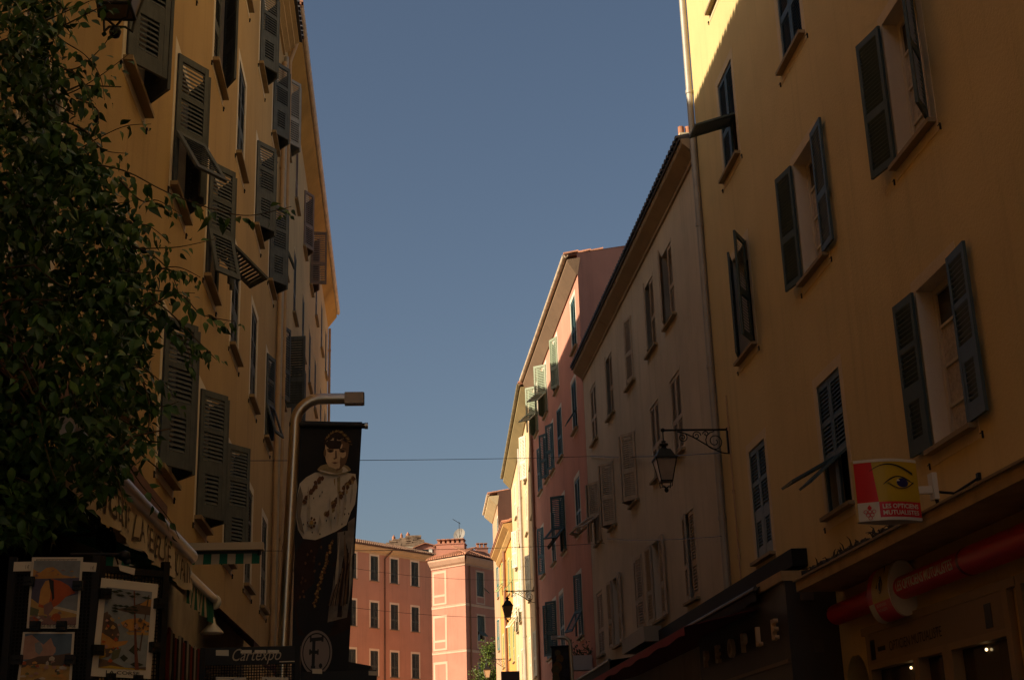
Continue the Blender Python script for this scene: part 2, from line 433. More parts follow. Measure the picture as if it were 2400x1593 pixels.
    def gutter(s, y, z, r, m, u0=None, u1=None, step=.0):
        u0 = 0 if u0 is None else u0; u1 = s.L if u1 is None else u1
        b = MB(); k = 9
        A = [(y+r*math.cos(math.pi+math.pi*i/(k-1)), z+r*math.sin(math.pi+math.pi*i/(k-1))) for i in range(k)]
        for i in range(k-1):
            (ya, za), (yb, zb) = A[i], A[i+1]
            b.add([s.P(u0, ya, za), s.P(u1, ya, za), s.P(u1, yb, zb), s.P(u0, yb, zb)], [(0, 1, 2, 3)], 0, True)
        for u in (u0, u1): b.poly([s.P(u, yy, zz) for yy, zz in A])
        if step:
            n = int((u1-u0)/step)
            for i in range(n+1):
                uu = u0+(u1-u0)*i/n
                pp = [(y+(r+.008)*math.cos(math.pi+math.pi*j/8), z+(r+.008)*math.sin(math.pi+math.pi*j/8)) for j in range(9)]
                for j in range(8):
                    b.poly([s.P(uu-.015, *pp[j]), s.P(uu+.015, *pp[j]), s.P(uu+.015, *pp[j+1]), s.P(uu-.015, *pp[j+1])])
        return b.build('gutter', m, s.o, False)
    def downpipe(s, u, z0, z1, r, m, y=.07, collars=2.0, top=None):
        b = MB(); pts = [s.P(u, y, z0), s.P(u, y, z1)]
        if top: pts += [s.P(*q) for q in top]
        b.tube(pts, r, 10)
        z = z0+collars*.6
        while z < z1:
            b.tube([s.P(u, y, z-.035), s.P(u, y, z+.035)], r+.012, 10); s.box(b, u-.01, u+.01, 0, y, z-.012, z+.012); z += collars
        return b.build('downpipe', m, s.o, False)

# ------------------------------------------------------------------ ground
b = MB(); b.poly([(-600, -600, -.012), (600, -600, -.012), (600, 900, -.012), (-600, 900, -.012)]); tag(b.build('ground', M_STONE), kind='structure')
b = MB(); b.poly([(-2.5, -60, -.004), (5.7, -60, -.004), (5.3, 110, -.004), (-2.5, 110, -.004)]); tag(b.build('street', mat('street_slabs', (.20, .175, .15), .8, 0, .25, .8, 0, .2, 12)), kind='structure')

b = MB(); b.poly([(-40, 79, .002), (40, 79, .002), (40, 160, .002), (-40, 160, .002)]); tag(b.build('bounce_ground', mat('pale_bounce_paving', (.55, .48, .38), .85, 0, .15, .6)), kind='structure')  # unseen pale paving, added to bounce sunlight onto the far facades
# ------------------------------------------------------------------ left near building
XL = -2.55
L1 = Facade('apartment_building', 'tall ochre building on the left with weathered grey shutters, behind the leafy branches', (XL, -16), (XL, 28.95), 1, 18.05, 9, P_L1)
L1.budget = 300
RZ = [5.07, 8.35, 11.6, 14.9]; CYS = dict(G=9.35, A=12.5, B=15.35, C=18.3, D=21.3, E=24.3, F=27.2)
st1 = {('E', 3): 'tent', ('F', 3): 'tent', ('D', 3): 'closed', ('B', 2): 'closed', ('C', 2): (3, 28), ('D', 2): 'closed', ('E', 2): (38, 38), ('F', 2): (40, 40),
       ('G', 1): 'tent', ('A', 1): (38, 38), ('B', 1): (36, 36), ('C', 1): (36, 36), ('D', 1): 'closed', ('E', 1): 'closed', ('F', 1): (14, 8),
       ('G', 0): 'closed', ('A', 0): 'closed', ('B', 0): (36, 36), ('C', 0): (36, 36), ('D', 0): (36, 30), ('E', 0): 'closed', ('F', 0): 'closed'}
order = [('A', 1), ('B', 0), ('C', 0), ('B', 1), ('C', 1), ('D', 0)] + [k for k in st1 if k not in (('A', 1), ('B', 0), ('C', 0), ('B', 1), ('C', 1), ('D', 0))]
for k in order:
    fl = {('B', 1): (0, 62), ('C', 1): (14, 55)}.get(k, (0, 0))
    if k == ('B', 1): fl = (33, 0)
    if k == ('F', 1): fl = (18, 0)
    L1.window(L1.uY(CYS[k[0]]), RZ[k[1]], 1.0, 1.7, st1[k], W_L1, 'ins', own=1 if k in order[:6] else 0, flaps=fl)
for cy in (3.3, 0.2):   # the row goes on beside the camera
    for r in (0, 1): L1.window(L1.uY(cy), RZ[r], 1.0, 1.7, 'closed', W_L1, 'ins')
L1.holes.append((L1.uY(3.0), L1.uY(12.3), .25, 4.05))
L1.wall()
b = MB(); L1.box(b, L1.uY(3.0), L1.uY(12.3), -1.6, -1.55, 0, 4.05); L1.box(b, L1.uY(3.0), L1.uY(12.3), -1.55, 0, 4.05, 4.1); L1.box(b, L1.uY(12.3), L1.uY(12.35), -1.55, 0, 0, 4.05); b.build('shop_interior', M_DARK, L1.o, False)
b = MB(); L1.box(b, L1.uY(3.0), L1.uY(14.8), 0, .14, 4.42, 4.6); b.build('shop_ledge', mat('brown_ledge', (.16, .07, .03), .8, 0, .2, 3), L1.o, False)
L1.profile('cornice', [(0, 17.98), (.05, 17.98), (.05, 18.05), (.16, 18.10), (.16, 18.16), (.27, 18.20), (.27, 18.27), (.36, 18.30), (.36, 18.37), (-.1, 18.4)], P_COR)
L1.roof(.43, 18.40, 17, m=M_DTILE, tile_len=.9, gable=False, u1=L1.L+.05)
L1.downpipe(L1.L-.35, 3.0, 17.6, .05, M_PIPEP, collars=2.6)
L1.downpipe(L1.L-.05, 3.0, 17.9, .055, M_PIPE, y=.08, collars=3.1)
# ------------------------------------------------------------------ left second building
L2 = Facade('apartment_building', 'duller ochre building on the left with clay gutter and deep orange soffit', (XL, 29.0), (XL, 51.1), 1, 18.9, 9, P_L2)
RZ2 = [6.9, 10.05, 13.2, 16.3]; C2 = [30.5, 33.8, 37.1, 40.2, 43.1, 46.5, 49.4]
s2 = {(0, 3): ((38, 38), W_LG), (1, 3): ('closed', W_BR), (2, 3): ((30, 30), W_BR), (3, 3): ((86, 30), W_BR), (4, 3): ('closed', W_L1), (0, 2): ((0, 0), W_L1, (22, 0)), (0, 1): ((20, 80), W_L1), (1, 1): ((38, 38), W_L1)}
for i, cy in enumerate(C2):
    for r in range(4):
        v = s2.get((i, r), ('closed', W_L1))
        L2.window(L2.uY(cy), RZ2[r], .95, 1.72, v[0], v[1], 'far', trim=P_TRO, tb=(.06, .06, .05), sill=.09, flaps=v[2] if len(v) > 2 else (0, 0), hook=False)
L2.wall()
L2.profile('soffit', [(0, 18.7), (.32, 19.13), (.32, 19.2), (-.1, 19.25)], M_SOF)
L2.gutter(.36, 19.33, .085, M_GUT, step=.9)
L2.roof(.40, 19.33, 17, gable=False)
L2.downpipe(1.0, 3.0, 18.4, .05, M_PIPEP, collars=2.9, top=[(1.0, .3, 19.15)])
L2.downpipe(L2.L-.2, 3.0, 18.6, .05, M_PIPEP, collars=3.2)
# ------------------------------------------------------------------ right near building
XR = 5.73
R1 = Facade('apartment_building', 'yellow ochre building on the right with dark green shutters, above the red optician sign', (XR, -16), (XR, 23.55), -1, 19.2, 9, P_R1)
R1.budget = 300
RR = [4.95, 8.28, 11.6, 14.93]; CR = [21.2, 17.35, 13.5, 9.75]
w1 = [(2, 0, (177.5, 176), (0, 0), 1, 1), (2, 1, (147, 168), (0, 0), 1, 1), (1, 1, (178, 170), (0, 0), 1, 1), (1, 0, (0, 0), (50, 62), 0, 1), (0, 0, (0, 0), (0, 0), 0, 1),
      (1, 2, (0, 0), (0, 0), 0, 1), (0, 1, (148, 20), (0, 0), 0, 1), (0, 2, (0, 0), (72, 0), 0, 1), (3, 1, (0, 0), (60, 0), 0, 0), (0, 3, (0, 0), (0, 0), 0, 0), (3, 0, (0, 0), (0, 0), 0, 0), (2, 2, (0, 0), (0, 0), 0, 0)]
for i, r, s_, f_, fr, ow in w1:
    R1.window(R1.uY(CR[i]), RR[r], 1.02, 1.77, s_, W_R1, 'two' if r in (1, 2) else 'ins', own=ow, flaps=f_, frame=bool(fr), trim=P_TRO if r > 0 else P_TRO, tb=(.13, .14, .17))
for cy in (6.0, 2.2):
    for r in (0, 1): R1.window(R1.uY(cy), RR[r], 1.02, 1.77, 'closed', W_R1, 'two')
# shop openings at street level
R1.holes += [(R1.uY(12.62), R1.uY(16.68), .3, 3.28), (R1.uY(8.6), R1.uY(12.42), .3, 3.28), (R1.uY(16.86), R1.uY(17.86), 0.0, 3.1)]
R1.wall()
R1.profile('cornice', [(0, 19.1), (.1, 19.1), (.1, 19.2), (.3, 19.35), (.3, 19.42), (-.1, 19.45)], P_COR)
R1.roof(.35, 19.45, 17, gable=False, tile_len=.5)
R1.downpipe(R1.L, 4.35, 19.3, .062, M_PIPE, y=.075, collars=2.75)
R1.downpipe(R1.L-.75, 4.55, 8.0, .012, M_PIPEP, y=.02, collars=1.1)

# ------------------------------------------------------------------ right second building
R2 = Facade('apartment_building', 'low beige building on the right with beige brown shutters, beside the drainpipe', (5.73, 23.6), (5.5, 38.85), -1, 13.1, 9, P_R2)
T2 = [(2, 10.72, [3.2, 5.2, 7.9, 10.8, 13.6], 1.58), (1, 7.93, [3.25, 5.45, 8.25, 11.35, 13.75], 1.62), (0, 4.98, [2.9, 6.1, 8.3, 11.5, 14.2], 1.68)]
S2 = {(2, 0): (0, 20), (2, 1): (0, 12), (2, 2): (10, 10), (2, 3): (0, 10), (2, 4): (0, 0),
      (1, 0): (0, 0), (1, 1): (0, 0), (1, 2): (34, 36), (1, 3): (34, 38), (1, 4): (30, 36), (0, 0): (0, 6), (0, 1): (178, 176), (0, 2): (6, 6), (0, 3): (178, 176), (0, 4): (0, 0)}
for r, z, us, h in T2:
    for i, u in enumerate(us):
        R2.window(u, z, .95, h, S2[(r, i)], W_R2, 'two' if r else 'far', trim=P_R2, tb=(.05, .06, .06), sill=.09, flaps=(58, 58) if (r, i) == (1, 4) else (0, 0), hook=False)
R2.wall()
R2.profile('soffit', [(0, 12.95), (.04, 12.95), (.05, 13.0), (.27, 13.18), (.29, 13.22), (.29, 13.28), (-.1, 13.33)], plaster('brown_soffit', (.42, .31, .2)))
R2.roof(.33, 13.32, 17, m=M_DTILE, gable=False, u0=.05, u1=R2.L+.02, thick=.05)
# chimney with clay top at the near end
cA, cB, cC = atY(1596, 300, 29.3), atY(1630, 300, 29.3), atY(1607, 318, 29.3)
b = MB(); b.box(cA.x, cB.x+.2, 29.3, 30.1, 13.2, cC.z); ch = b.build('chimney', mat('pale_chimney_plaster', (.6, .48, .30), .9, 0, .15, 3), R2.o)
b = MB(); b.box(cA.x-.05, cB.x+.25, 29.25, 30.15, cC.z, cC.z+.06); b.build('chimney_cap', mat('pale_chimney_cap', (.55, .44, .28), .9, 0, .15, 3), ch)
for k in range(3):
    b = MB(); xk = cA.x+.09+.17*k; b.tube([(xk, 29.7, cC.z+.06), (xk, 29.7, cC.z+.42)], .075, 8); b.build('chimney_pot', M_TILE, ch)
# ------------------------------------------------------------------ right pink building
R3 = Facade('apartment_building', 'pink building on the right with dark teal shutters, taller than the beige one', (5.5, 38.9), (5.32, 52.3), -1, 16.35, 9, P_R3)
R3.skew = 3.7
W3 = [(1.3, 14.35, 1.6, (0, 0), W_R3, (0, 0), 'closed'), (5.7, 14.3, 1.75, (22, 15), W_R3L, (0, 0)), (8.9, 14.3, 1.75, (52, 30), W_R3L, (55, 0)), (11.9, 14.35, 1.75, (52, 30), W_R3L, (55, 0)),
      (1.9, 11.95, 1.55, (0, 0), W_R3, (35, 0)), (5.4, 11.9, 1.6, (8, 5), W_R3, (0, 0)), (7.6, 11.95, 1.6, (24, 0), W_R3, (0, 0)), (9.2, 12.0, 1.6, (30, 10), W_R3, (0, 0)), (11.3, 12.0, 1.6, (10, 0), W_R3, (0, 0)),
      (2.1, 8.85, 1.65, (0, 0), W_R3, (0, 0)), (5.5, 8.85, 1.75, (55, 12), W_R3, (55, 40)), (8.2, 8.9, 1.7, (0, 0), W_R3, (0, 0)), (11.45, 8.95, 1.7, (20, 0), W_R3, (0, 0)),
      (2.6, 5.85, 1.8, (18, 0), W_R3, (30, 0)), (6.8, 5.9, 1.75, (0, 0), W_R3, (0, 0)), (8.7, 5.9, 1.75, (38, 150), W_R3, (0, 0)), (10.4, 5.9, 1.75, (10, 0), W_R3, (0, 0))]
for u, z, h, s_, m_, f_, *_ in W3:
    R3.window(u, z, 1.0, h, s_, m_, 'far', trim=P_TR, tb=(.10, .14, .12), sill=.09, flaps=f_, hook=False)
R3.wall()
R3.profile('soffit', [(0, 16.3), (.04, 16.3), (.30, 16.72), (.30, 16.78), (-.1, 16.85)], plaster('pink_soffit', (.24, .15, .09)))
R3.gutter(.36, 16.92, .085, M_GUT, step=.7)
R3.roof(.36, 16.93, 17, ridge=4.5, u0=-.02)
R3.downpipe(R3.L-.25, 3.2, 16.0, .05, M_PIPEB, collars=3.0)

# ------------------------------------------------------------------ right cream building
R4 = Facade('apartment_building', 'sunlit cream building on the right with pale shutters and brown eaves', (5.32, 52.35), (5.89, 69.6), -1, 16.2, 8, P_R4)
for u, z, h, s_, m_, fl in [(1.3, 13.7, 1.65, (0, 0), W_R4, (0, 0)), (4.7, 13.9, 1.85, (30, 15), W_R4, (0, 0)), (9.0, 13.6, 1.6, (0, 0), W_R2, (0, 0)), (13.0, 13.9, 1.6, (8, 0), W_R4, (0, 0)),
                        (1.4, 11.75, 1.7, (0, 0), W_R4, (0, 0)), (5.2, 11.75, 1.75, (0, 0), W_R4, (0, 0)), (10.0, 12.1, 1.75, (14, 0), W_R2, (0, 0)), (13.8, 11.6, 1.75, (27, 15), W_R4, (0, 0)),
                        (1.7, 9.0, 1.6, (0, 0), W_R2, (0, 0)), (4.5, 8.9, 1.8, (22, 15), W_R4, (0, 0)), (8.8, 8.95, 1.8, (26, 15), W_R4, (0, 0)), (11.7, 8.85, 1.8, (26, 15), W_R4, (40, 0)), (14.4, 8.7, 1.8, (24, 15), W_R4, (40, 0)),
                        (2.2, 5.7, 1.7, (10, 0), W_R4, (0, 0)), (6.0, 5.8, 1.7, (0, 0), W_R4, (0, 0)), (12.0, 5.8, 1.8, (0, 0), W_R2, (0, 0)), (15.2, 5.8, 1.8, (0, 0), W_R2, (0, 0))]:
    R4.window(u, z, .95, h, s_, m_, 'far', trim=P_TR, tb=(.06, .07, .07), sill=.09, hook=False, flaps=fl)
R4.wall()
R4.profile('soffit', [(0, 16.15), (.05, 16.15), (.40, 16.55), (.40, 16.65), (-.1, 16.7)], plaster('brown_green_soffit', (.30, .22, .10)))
R4.gutter(.46, 16.78, .085, M_GUTG, step=.8); R4.roof(.45, 16.80, 15, gable=True, u0=-.02)
R4.downpipe(7.8, 3.0, 16.0, .075, M_PIPE, y=.10, collars=3)
R4.downpipe(.25, 3.0, 16.0, .05, M_PIPEP, collars=3)
# ------------------------------------------------------------------ right orange building
R5 = Facade('apartment_building', 'low sunlit orange building on the right, behind the far bracket lantern', (5.89, 69.7), (5.97, 80.2), -1, 13.9, 8, P_R5)
for px, py, s_, f_ in [(1187, 1392, (24, 10), (40, 0)), (1196, 1388, (6, 0), (0, 0)), (1205, 1388, (6, 0), (40, 0)), (1183, 1562, (0, 0), (0, 0)), (1198, 1541, (6, 0), (0, 0)), (1207, 1548, (0, 0), (0, 0))]:
    u, z = R5.uz(px, py); R5.window(min(9.8, max(.7, u+.5)), z, .95, 1.75, s_, W_R5, 'far', trim=P_TRO, tb=(.09, .1, .1), sill=.08, flaps=f_, hook=False)
R5.wall()
R5.profile('cornice', [(0, 13.8), (.06, 13.8), (.2, 14.0), (.2, 14.1), (.46, 14.3), (.46, 14.42), (-.1, 14.5)], plaster('ochre_cornice', (.46, .27, .10)))
R5.roof(.5, 14.5, 14, m=M_TILE, gable=True, u0=-.02)
R5.downpipe(R5.uz(1192, 1500)[0], 2.5, 13.8, .085, M_PIPEB, y=.12, collars=3)
# ------------------------------------------------------------------ right last building
R6 = Facade('apartment_building', 'pale building closing the right row, its reddish gable showing above the orange one', (5.97, 80.3), (6.08, 86.5), -1, 17.6, 6, P_R6)
R6.skew = 2.6
for px, py, st in ((1170, 1397, (10, 0)), (1172, 1522, (12, 0)), (1170, 1275, (0, 0))):
    u, z = R6.uz(px, py); R6.window(min(5.6, max(.7, u+.5)), z, .95, 1.75, st, mat('blue_green_paint', (.05, .14, .13), .6), 'far', trim=P_TR, tb=(.08, .08, .08), sill=.08, hook=False)
R6.wall(); R6.profile('soffit', [(0, 17.5), (.05, 17.5), (.5, 17.9), (.5, 18.0), (-.1, 18.05)], plaster('pale_soffit', (.60, .45, .25)))
R6.gutter(.55, 18.12, .085, M_GUT, step=.8); R6.roof(.55, 18.14, 15, u0=-.02)
# ------------------------------------------------------------------ far buildings that close the street
CF = Vector((4.75, 96.0, 0)); D1 = Vector((-.7071, .7071, 0)); D2 = Vector((.6, .8, 0))
PF = CF + D1*3.2; KF = 1.12
PX_ = PF*KF
F1 = Facade('apartment_building', 'salmon building closing the street with olive shutters and buff window surrounds', (PX_.x+.9, PX_.y+.97), (PX_.x-.68*9.6*KF, PX_.y-.73*9.6*KF), -1, 1.65+(16.95-1.65)*KF, 9, P_F1)
def kz(z): return 1.65+(z-1.65)*KF
OU = math.hypot(.9, .97)
for k, (z, h) in enumerate(((15.15, 1.66), (12.05, 1.67), (8.92, 1.64), (5.8, 1.64), (2.7, 1.64))):
    for j, u in enumerate((1.72, 3.80, 5.76, 7.85)):
        F1.window(OU+u*KF, kz(z), .72*KF, h*KF, (0, 150) if (k == 1 and j == 3) else (0, 0), W_F, 'far', trim=plaster('light_buff_trim', (.85, .68, .44), .08, .2), tb=(.13, .15, .05), sill=.08, hook=False)
F1.wall()
ck = kz(16.95)
F1.profile('cornice', [(0, ck), (.05, ck), (.05, ck+.16), (.17, ck+.21), (.28, ck+.38), (.33, ck+.41), (.33, ck+.5), (-.1, ck+.55)], plaster('buff_cornice', (.72, .50, .25), .12, .4))
F1.roof(.40, ck+.58, 16, m=mat('weathered_roof_tile', (.27, .15, .09), .9, 0, .5, 3, 0, .3, 30), ridge=4.5, full=True, u0=-.1, u1=F1.L)
F1.downpipe(OU+4.78*KF, 2.5, ck-.25, .055, M_PIPEB, collars=3, top=[(OU+4.4*KF, .2, ck+.2), (OU+4.3*KF, .33, ck+.4)])
b = MB(); F1.box(b, OU+7.55, OU+7.78, -3.3, -3.1, ck+1.3, ck+2.5); F1.box(b, OU+7.5, OU+7.83, -3.35, -3.05, ck+2.5, ck+2.56); F1.box(b, OU+7.52, OU+7.81, -3.33, -3.07, ck+2.62, ck+2.7)
b.build('chimney', M_TILE, F1.o, False)

P_TF2 = plaster('faded_pink_trim', (.56, .37, .26), .1, .3)
F2 = thing('apartment_building', 'rose corner building with pale painted panels, chimneys and a satellite dish', 'building', CF)
class Face(Facade):
    def __init__(s, p0, p1, side, H, m):
        p0, p1 = Vector((*p0, 0)), Vector((*p1, 0)); d = (p1-p0).normalized()
        n = Vector((d.y, -d.x, 0)) if side > 0 else Vector((-d.y, d.x, 0))
        x = Vector((n.y, -n.x, 0)); s.sg = 1 if x.dot(d) > 0 else -1
        s.p0, s.d, s.n, s.L, s.H, s.depth, s.wallm, s.z0 = p0, d, n, (p1-p0).length, H, 0, m, 0.
        s.x = x; s.o = F2; s.holes = []; s.budget = 0
    def P(s, u, y, z): v = s.d*u + s.n*y; return (s.p0.x-CF.x+v.x, s.p0.y-CF.y+v.y, z)
    def box(s, b, u0, u1, y0, y1, z0, z1, mi=0):
        q = [s.P(u0, y0, z0), s.P(u1, y0, z0), s.P(u1, y1, z0), s.P(u0, y1, z0), s.P(u0, y0, z1), s.P(u1, y0, z1), s.P(u1, y1, z1), s.P(u0, y1, z1)]
        b.hexa(q, mi)
E1 = CF+D2*10; E2 = CF+D1*3.18
FL = Face((CF.x, CF.y), (E2.x, E2.y), 1, 16.45, P_F2); FR = Face((CF.x, CF.y), (E1.x, E1.y), -1, 16.45, P_F2)
if FL.n.dot(Vector((-1, -1, 0))) < 0: FL.n = -FL.n
if FR.n.dot(Vector((1, -1, 0))) < 0: FR.n = -FR.n
for F in (FL, FR):
    F.sg = 1
for zz, hh, st in ((14.42, 1.68, 1), (11.38, 1.72, 2), (8.1, 1.75, 0), (4.9, 1.75, 0)):
    for uu in (1.87, 4.6, 7.3):
        u0, u1 = uu-.44, uu+.44
        FR.holes.append((u0, u1, zz, zz+hh)); b = MB()
        for a in (u0+.001, u1-.001): b.poly([FR.P(a, 0, zz), FR.P(a, -.2, zz), FR.P(a, -.2, zz+hh), FR.P(a, 0, zz+hh)])
        b.poly([FR.P(u0, 0, zz+hh-.001), FR.P(u1, 0, zz+hh-.001), FR.P(u1, -.2, zz+hh-.001), FR.P(u0, -.2, zz+hh-.001)])
        win = b.build('window', P_REV, F2, False)
        b = MB(); b.poly([FR.P(u0, -.19, zz), FR.P(u1, -.19, zz), FR.P(u1, -.19, zz+hh), FR.P(u0, -.19, zz+hh)]); b.build('pane', M_GLASS, win, False)
        t = MB()
        for x0, x1, za, zb in ((u0-.1, u0, zz-.55, zz+hh+.1), (u1, u1+.1, zz-.55, zz+hh+.1), (u0, u1, zz+hh, zz+hh+.1), (u0, u1, zz-.55, zz-.45), (u0, u1, zz-.08, zz)):
            FR.box(t, x0, x1, -.01, .012, za, zb)
        t.build('trim', P_TF2, win, False)
        if st != 0 or uu > 2:
            for x0, x1 in ((u0, uu-.004), (uu+.004, u1)):
                t = MB(); 
                lo = zz+.62 if st == 2 and uu < 2 else zz
                FR.box(t, x0, x0+.05, -.06, -.02, lo, zz+hh-.01); FR.box(t, x1-.05, x1, -.06, -.02, lo, zz+hh-.01)
                for k in range(int((zz+hh-lo)/.07)):
                    FR.box(t, x0+.05, x1-.05, -.05, -.03, lo+k*.07+.01, lo+k*.07+.055)
                t.build('shutter', W_F, F2, False)
        if uu < 2 and st == 1:
            t = MB(); a = FR.P(u1, .02, zz+.62); q = FR.P(u1+.3, .28, zz+.28)
            t.tube([a, q], .03, 6); t.build('shutter_flap', W_F, F2, False)
        if uu < 2 and st == 2:
            t = MB(); t.hexa([FR.P(u0+.05, .0, zz+.62), FR.P(u1-.05, .0, zz+.62), FR.P(u1-.05, .3, zz+.30), FR.P(u0+.05, .3, zz+.30), FR.P(u0+.05, .0, zz+.66), FR.P(u1-.05, .0, zz+.66), FR.P(u1-.05, .3, zz+.34), FR.P(u0+.05, .3, zz+.34)])
            t.build('shutter_flap', W_F, F2, False)
def face_wall(F):
    us = sorted({0., F.L} | {h[0] for h in F.holes} | {h[1] for h in F.holes}); zs = sorted({0., F.H} | {h[2] for h in F.holes} | {h[3] for h in F.holes}); b = MB()
    for i in range(len(us)-1):
        for j in range(len(zs)-1):
            um, zm = (us[i]+us[i+1])/2, (zs[j]+zs[j+1])/2
            if any(h[0] < um < h[1] and h[2] < zm < h[3] for h in F.holes): continue
            b.poly([F.P(us[i], 0, zs[j]), F.P(us[i+1], 0, zs[j]), F.P(us[i+1], 0, zs[j+1]), F.P(us[i], 0, zs[j+1])])
    return b
bw = face_wall(FR); bl = face_wall(FL); bw.add(bl.v, bl.f); A_ = D2*10+D1*3.18
bw.poly([FR.P(FR.L, 0, 0), (A_.x, A_.y, 0), (A_.x, A_.y, 16.45), FR.P(FR.L, 0, 16.45)]); bw.poly([FL.P(FL.L, 0, 0), (A_.x, A_.y, 0), (A_.x, A_.y, 16.45), FL.P(FL.L, 0, 16.45)])
bw.build('wall', P_F2, F2, False)
for zt in (13.72, 10.62, 7.5):
    for F, u0 in ((FL, -.015), (FR, 0.)):
        b = MB(); F.box(b, u0, F.L, -.01, .02, zt-.07, zt+.07); F.box(b, u0-.02, F.L, -.01, .05, zt+.07, zt+.10); b.build('string_course', P_TF2, F2, False)
for zb, zt in ((13.92, 16.26), (10.82, 13.2), (7.7, 10.05), (4.6, 6.95)):
    for nm, x0, x1, za, z1 in (('painted_panel', 1.76, 3.08, zb, zt),):
        b = MB(); f = .17
        FL.box(b, x0, x0+f, -.01, .014, za, z1); FL.box(b, x1-f, x1, -.01, .014, za, z1); FL.box(b, x0+f, x1-f, -.01, .014, z1-f, z1); FL.box(b, x0+f, x1-f, -.01, .014, za, za+.12)
        FL.box(b, x0+f, x1-f, -.01, .014, za+.55, za+.70); b.build(nm, P_TF2, F2, False)
for F in (FL, FR):
    prof = [(0, 16.4), (.06, 16.4), (.06, 16.5), (.20, 16.62), (.36, 16.86), (.38, 16.9), (.38, 17.0), (-.1, 17.04)]
    b = MB()
    for i in range(len(prof)-1):
        (ya, za), (yb, zb) = prof[i], prof[i+1]
        b.poly([F.P(-ya*.9, ya, za), F.P(F.L, ya, za), F.P(F.L, yb, zb), F.P(-yb*.9, yb, zb)])
    b.build('cornice', plaster('rose_cornice', (.50, .30, .20)), F2, False)
b = MB(); b.tube([FR.P(.5, .07, 2), FR.P(.5, .07, 16.4)], .05, 8); b.build('downpipe', M_PIPEB, F2, False)
# hipped tiled roof
rb = MB(); z0 = 17.06
c0 = Vector((0, 0, 0)) + (-D1*.42-D2*.42); c1 = D2*10.2 - D1*.42; c2 = D2*10.2+D1*3.6; c3 = D1*3.6-D2*.42
apex1 = D2*2.0+D1*1.6+Vector((0, 0, 1.0)); apex2 = D2*9+D1*1.6+Vector((0, 0, 1.0)); zz = Vector((0, 0, z0))
for q in ((c0, c1, apex2, apex1), (c3, c0, apex1), (c1, c2, apex2), (c2, c3, apex1, apex2)): rb.poly([p+zz for p in q])
rf = rb.build('roof', M_TILE, F2, False)
t = MB()
def tile_row(a, d, up, n):
    for i in range(n):
        for r in range(6):
            p = a+d*(.21*i+.1)+up*(.3*r); e = p+up*.36+Vector((0, 0, .02)); s_ = d*.085
            if r > 4 or False: continue
            A = [p+s_*math.cos(math.pi*k/4)+Vector((0, 0, .03+.085*math.sin(math.pi*k/4))) for k in range(5)]
            B = [e+s_*.8*math.cos(math.pi*k/4)+Vector((0, 0, .02+.07*math.sin(math.pi*k/4))) for k in range(5)]
            t.add(A+B, [(k, k+1, k+6, k+5) for k in range(4)], 0, True); t.poly(A)
upR = (apex1-c0-D2*2.42); upR = (D1*2.0+Vector((0, 0, 1.0))).normalized(); upL = (D2*2.4+Vector((0, 0, 1.0))).normalized()
tile_row(c0+zz, D2, upR, 48); tile_row(c0+zz, D1, upL, 18)
o = t.build('roof_tile', M_TILE, rf, False); o['kind'] = 'stuff'
def chimney(F, p, sx, sy, z0, z1, pots, m, pm=M_TILE, along=D1):
    al = along; ac = Vector((0, 0, 1)).cross(al); c = Vector(p)-CF; b = MB()
    b.obox((c.x, c.y, (z0+z1)/2), al*sx, ac*sy, (0, 0, (z1-z0)/2)); b.obox((c.x, c.y, z1+.03), al*(sx+.05), ac*(sy+.05), (0, 0, .03))
    o = b.build('chimney', m, F, False)
    for k in range(pots):
        b = MB(); q = Vector((c.x, c.y, 0))+al*(((k+.5)/pots-.5)*2*sx)
        b.obox((q.x, q.y, z1+.2), al*(sx/pots*.55), ac*(sy*.8), (0, 0, .14)); b.obox((q.x, q.y, z1+.36), al*(sx/pots*.85), ac*(sy*1.0), (0, 0, .025)); b.build('chimney_pot', pm, o, False)
    return o
q = CF+D1*2.0+D2*1.0; chimney(F2, q, 1.0, .55, 17.2, 18.15, 6, P_F2, along=(Vector((1, -.2, 0))).normalized())
q = CF+D2*3.4+D1*.9; chimney(F2, q, .42, .3, 17.3, 18.05, 3, P_F2, along=Vector((1, 0, 0)))
# satellite dish and aerial
dc = CF+D1*1.3+D2*1.1-CF
b = MB(); ax_ = Vector((-.5, -.82, .28)).normalized(); u_ = ax_.cross(Vector((0, 0, 1))).normalized(); v_ = u_.cross(ax_)
ctr = Vector((dc.x, dc.y, 18.85)); rings = [(.0, -.10), (.2, -.08), (.36, -.03), (.46, .02)]
pts = [ctr+ax_*d+(u_*math.cos(a)+v_*math.sin(a))*r for r, d in rings for a in [2*math.pi*k/16 for k in range(16)]]
b.add(pts, [(i*16+k, i*16+(k+1) % 16, (i+1)*16+(k+1) % 16, (i+1)*16+k) for i in range(3) for k in range(16)], 0, True)
b.tube([ctr, ctr-Vector((0, 0, .6))], .03, 6); b.tube([ctr-v_*.4, ctr+ax_*.5-v_*.15], .015, 5)
b.build('satellite_dish', mat('shaded_grey_dish', (.22, .19, .16), .6), F2, False)  # shade of the turned-away dish is put into its darker grey
b = MB(); m0 = Vector((dc.x, dc.y, 18.4)); b.tube([m0, m0+Vector((0, 0, 1.35))], .02, 5); b.tube([m0+Vector((-.45, 0, 1.55)), m0+Vector((.1, 0, 1.2))], .018, 5)
for k in range(6):
    p = m0+Vector((-.42+.09*k, 0, 1.53-.058*k)); b.tube([p-Vector((.04, .2, 0)), p+Vector((.04, .2, 0))], .008, 4)
b.build('aerial', M_IRON, F2, False)
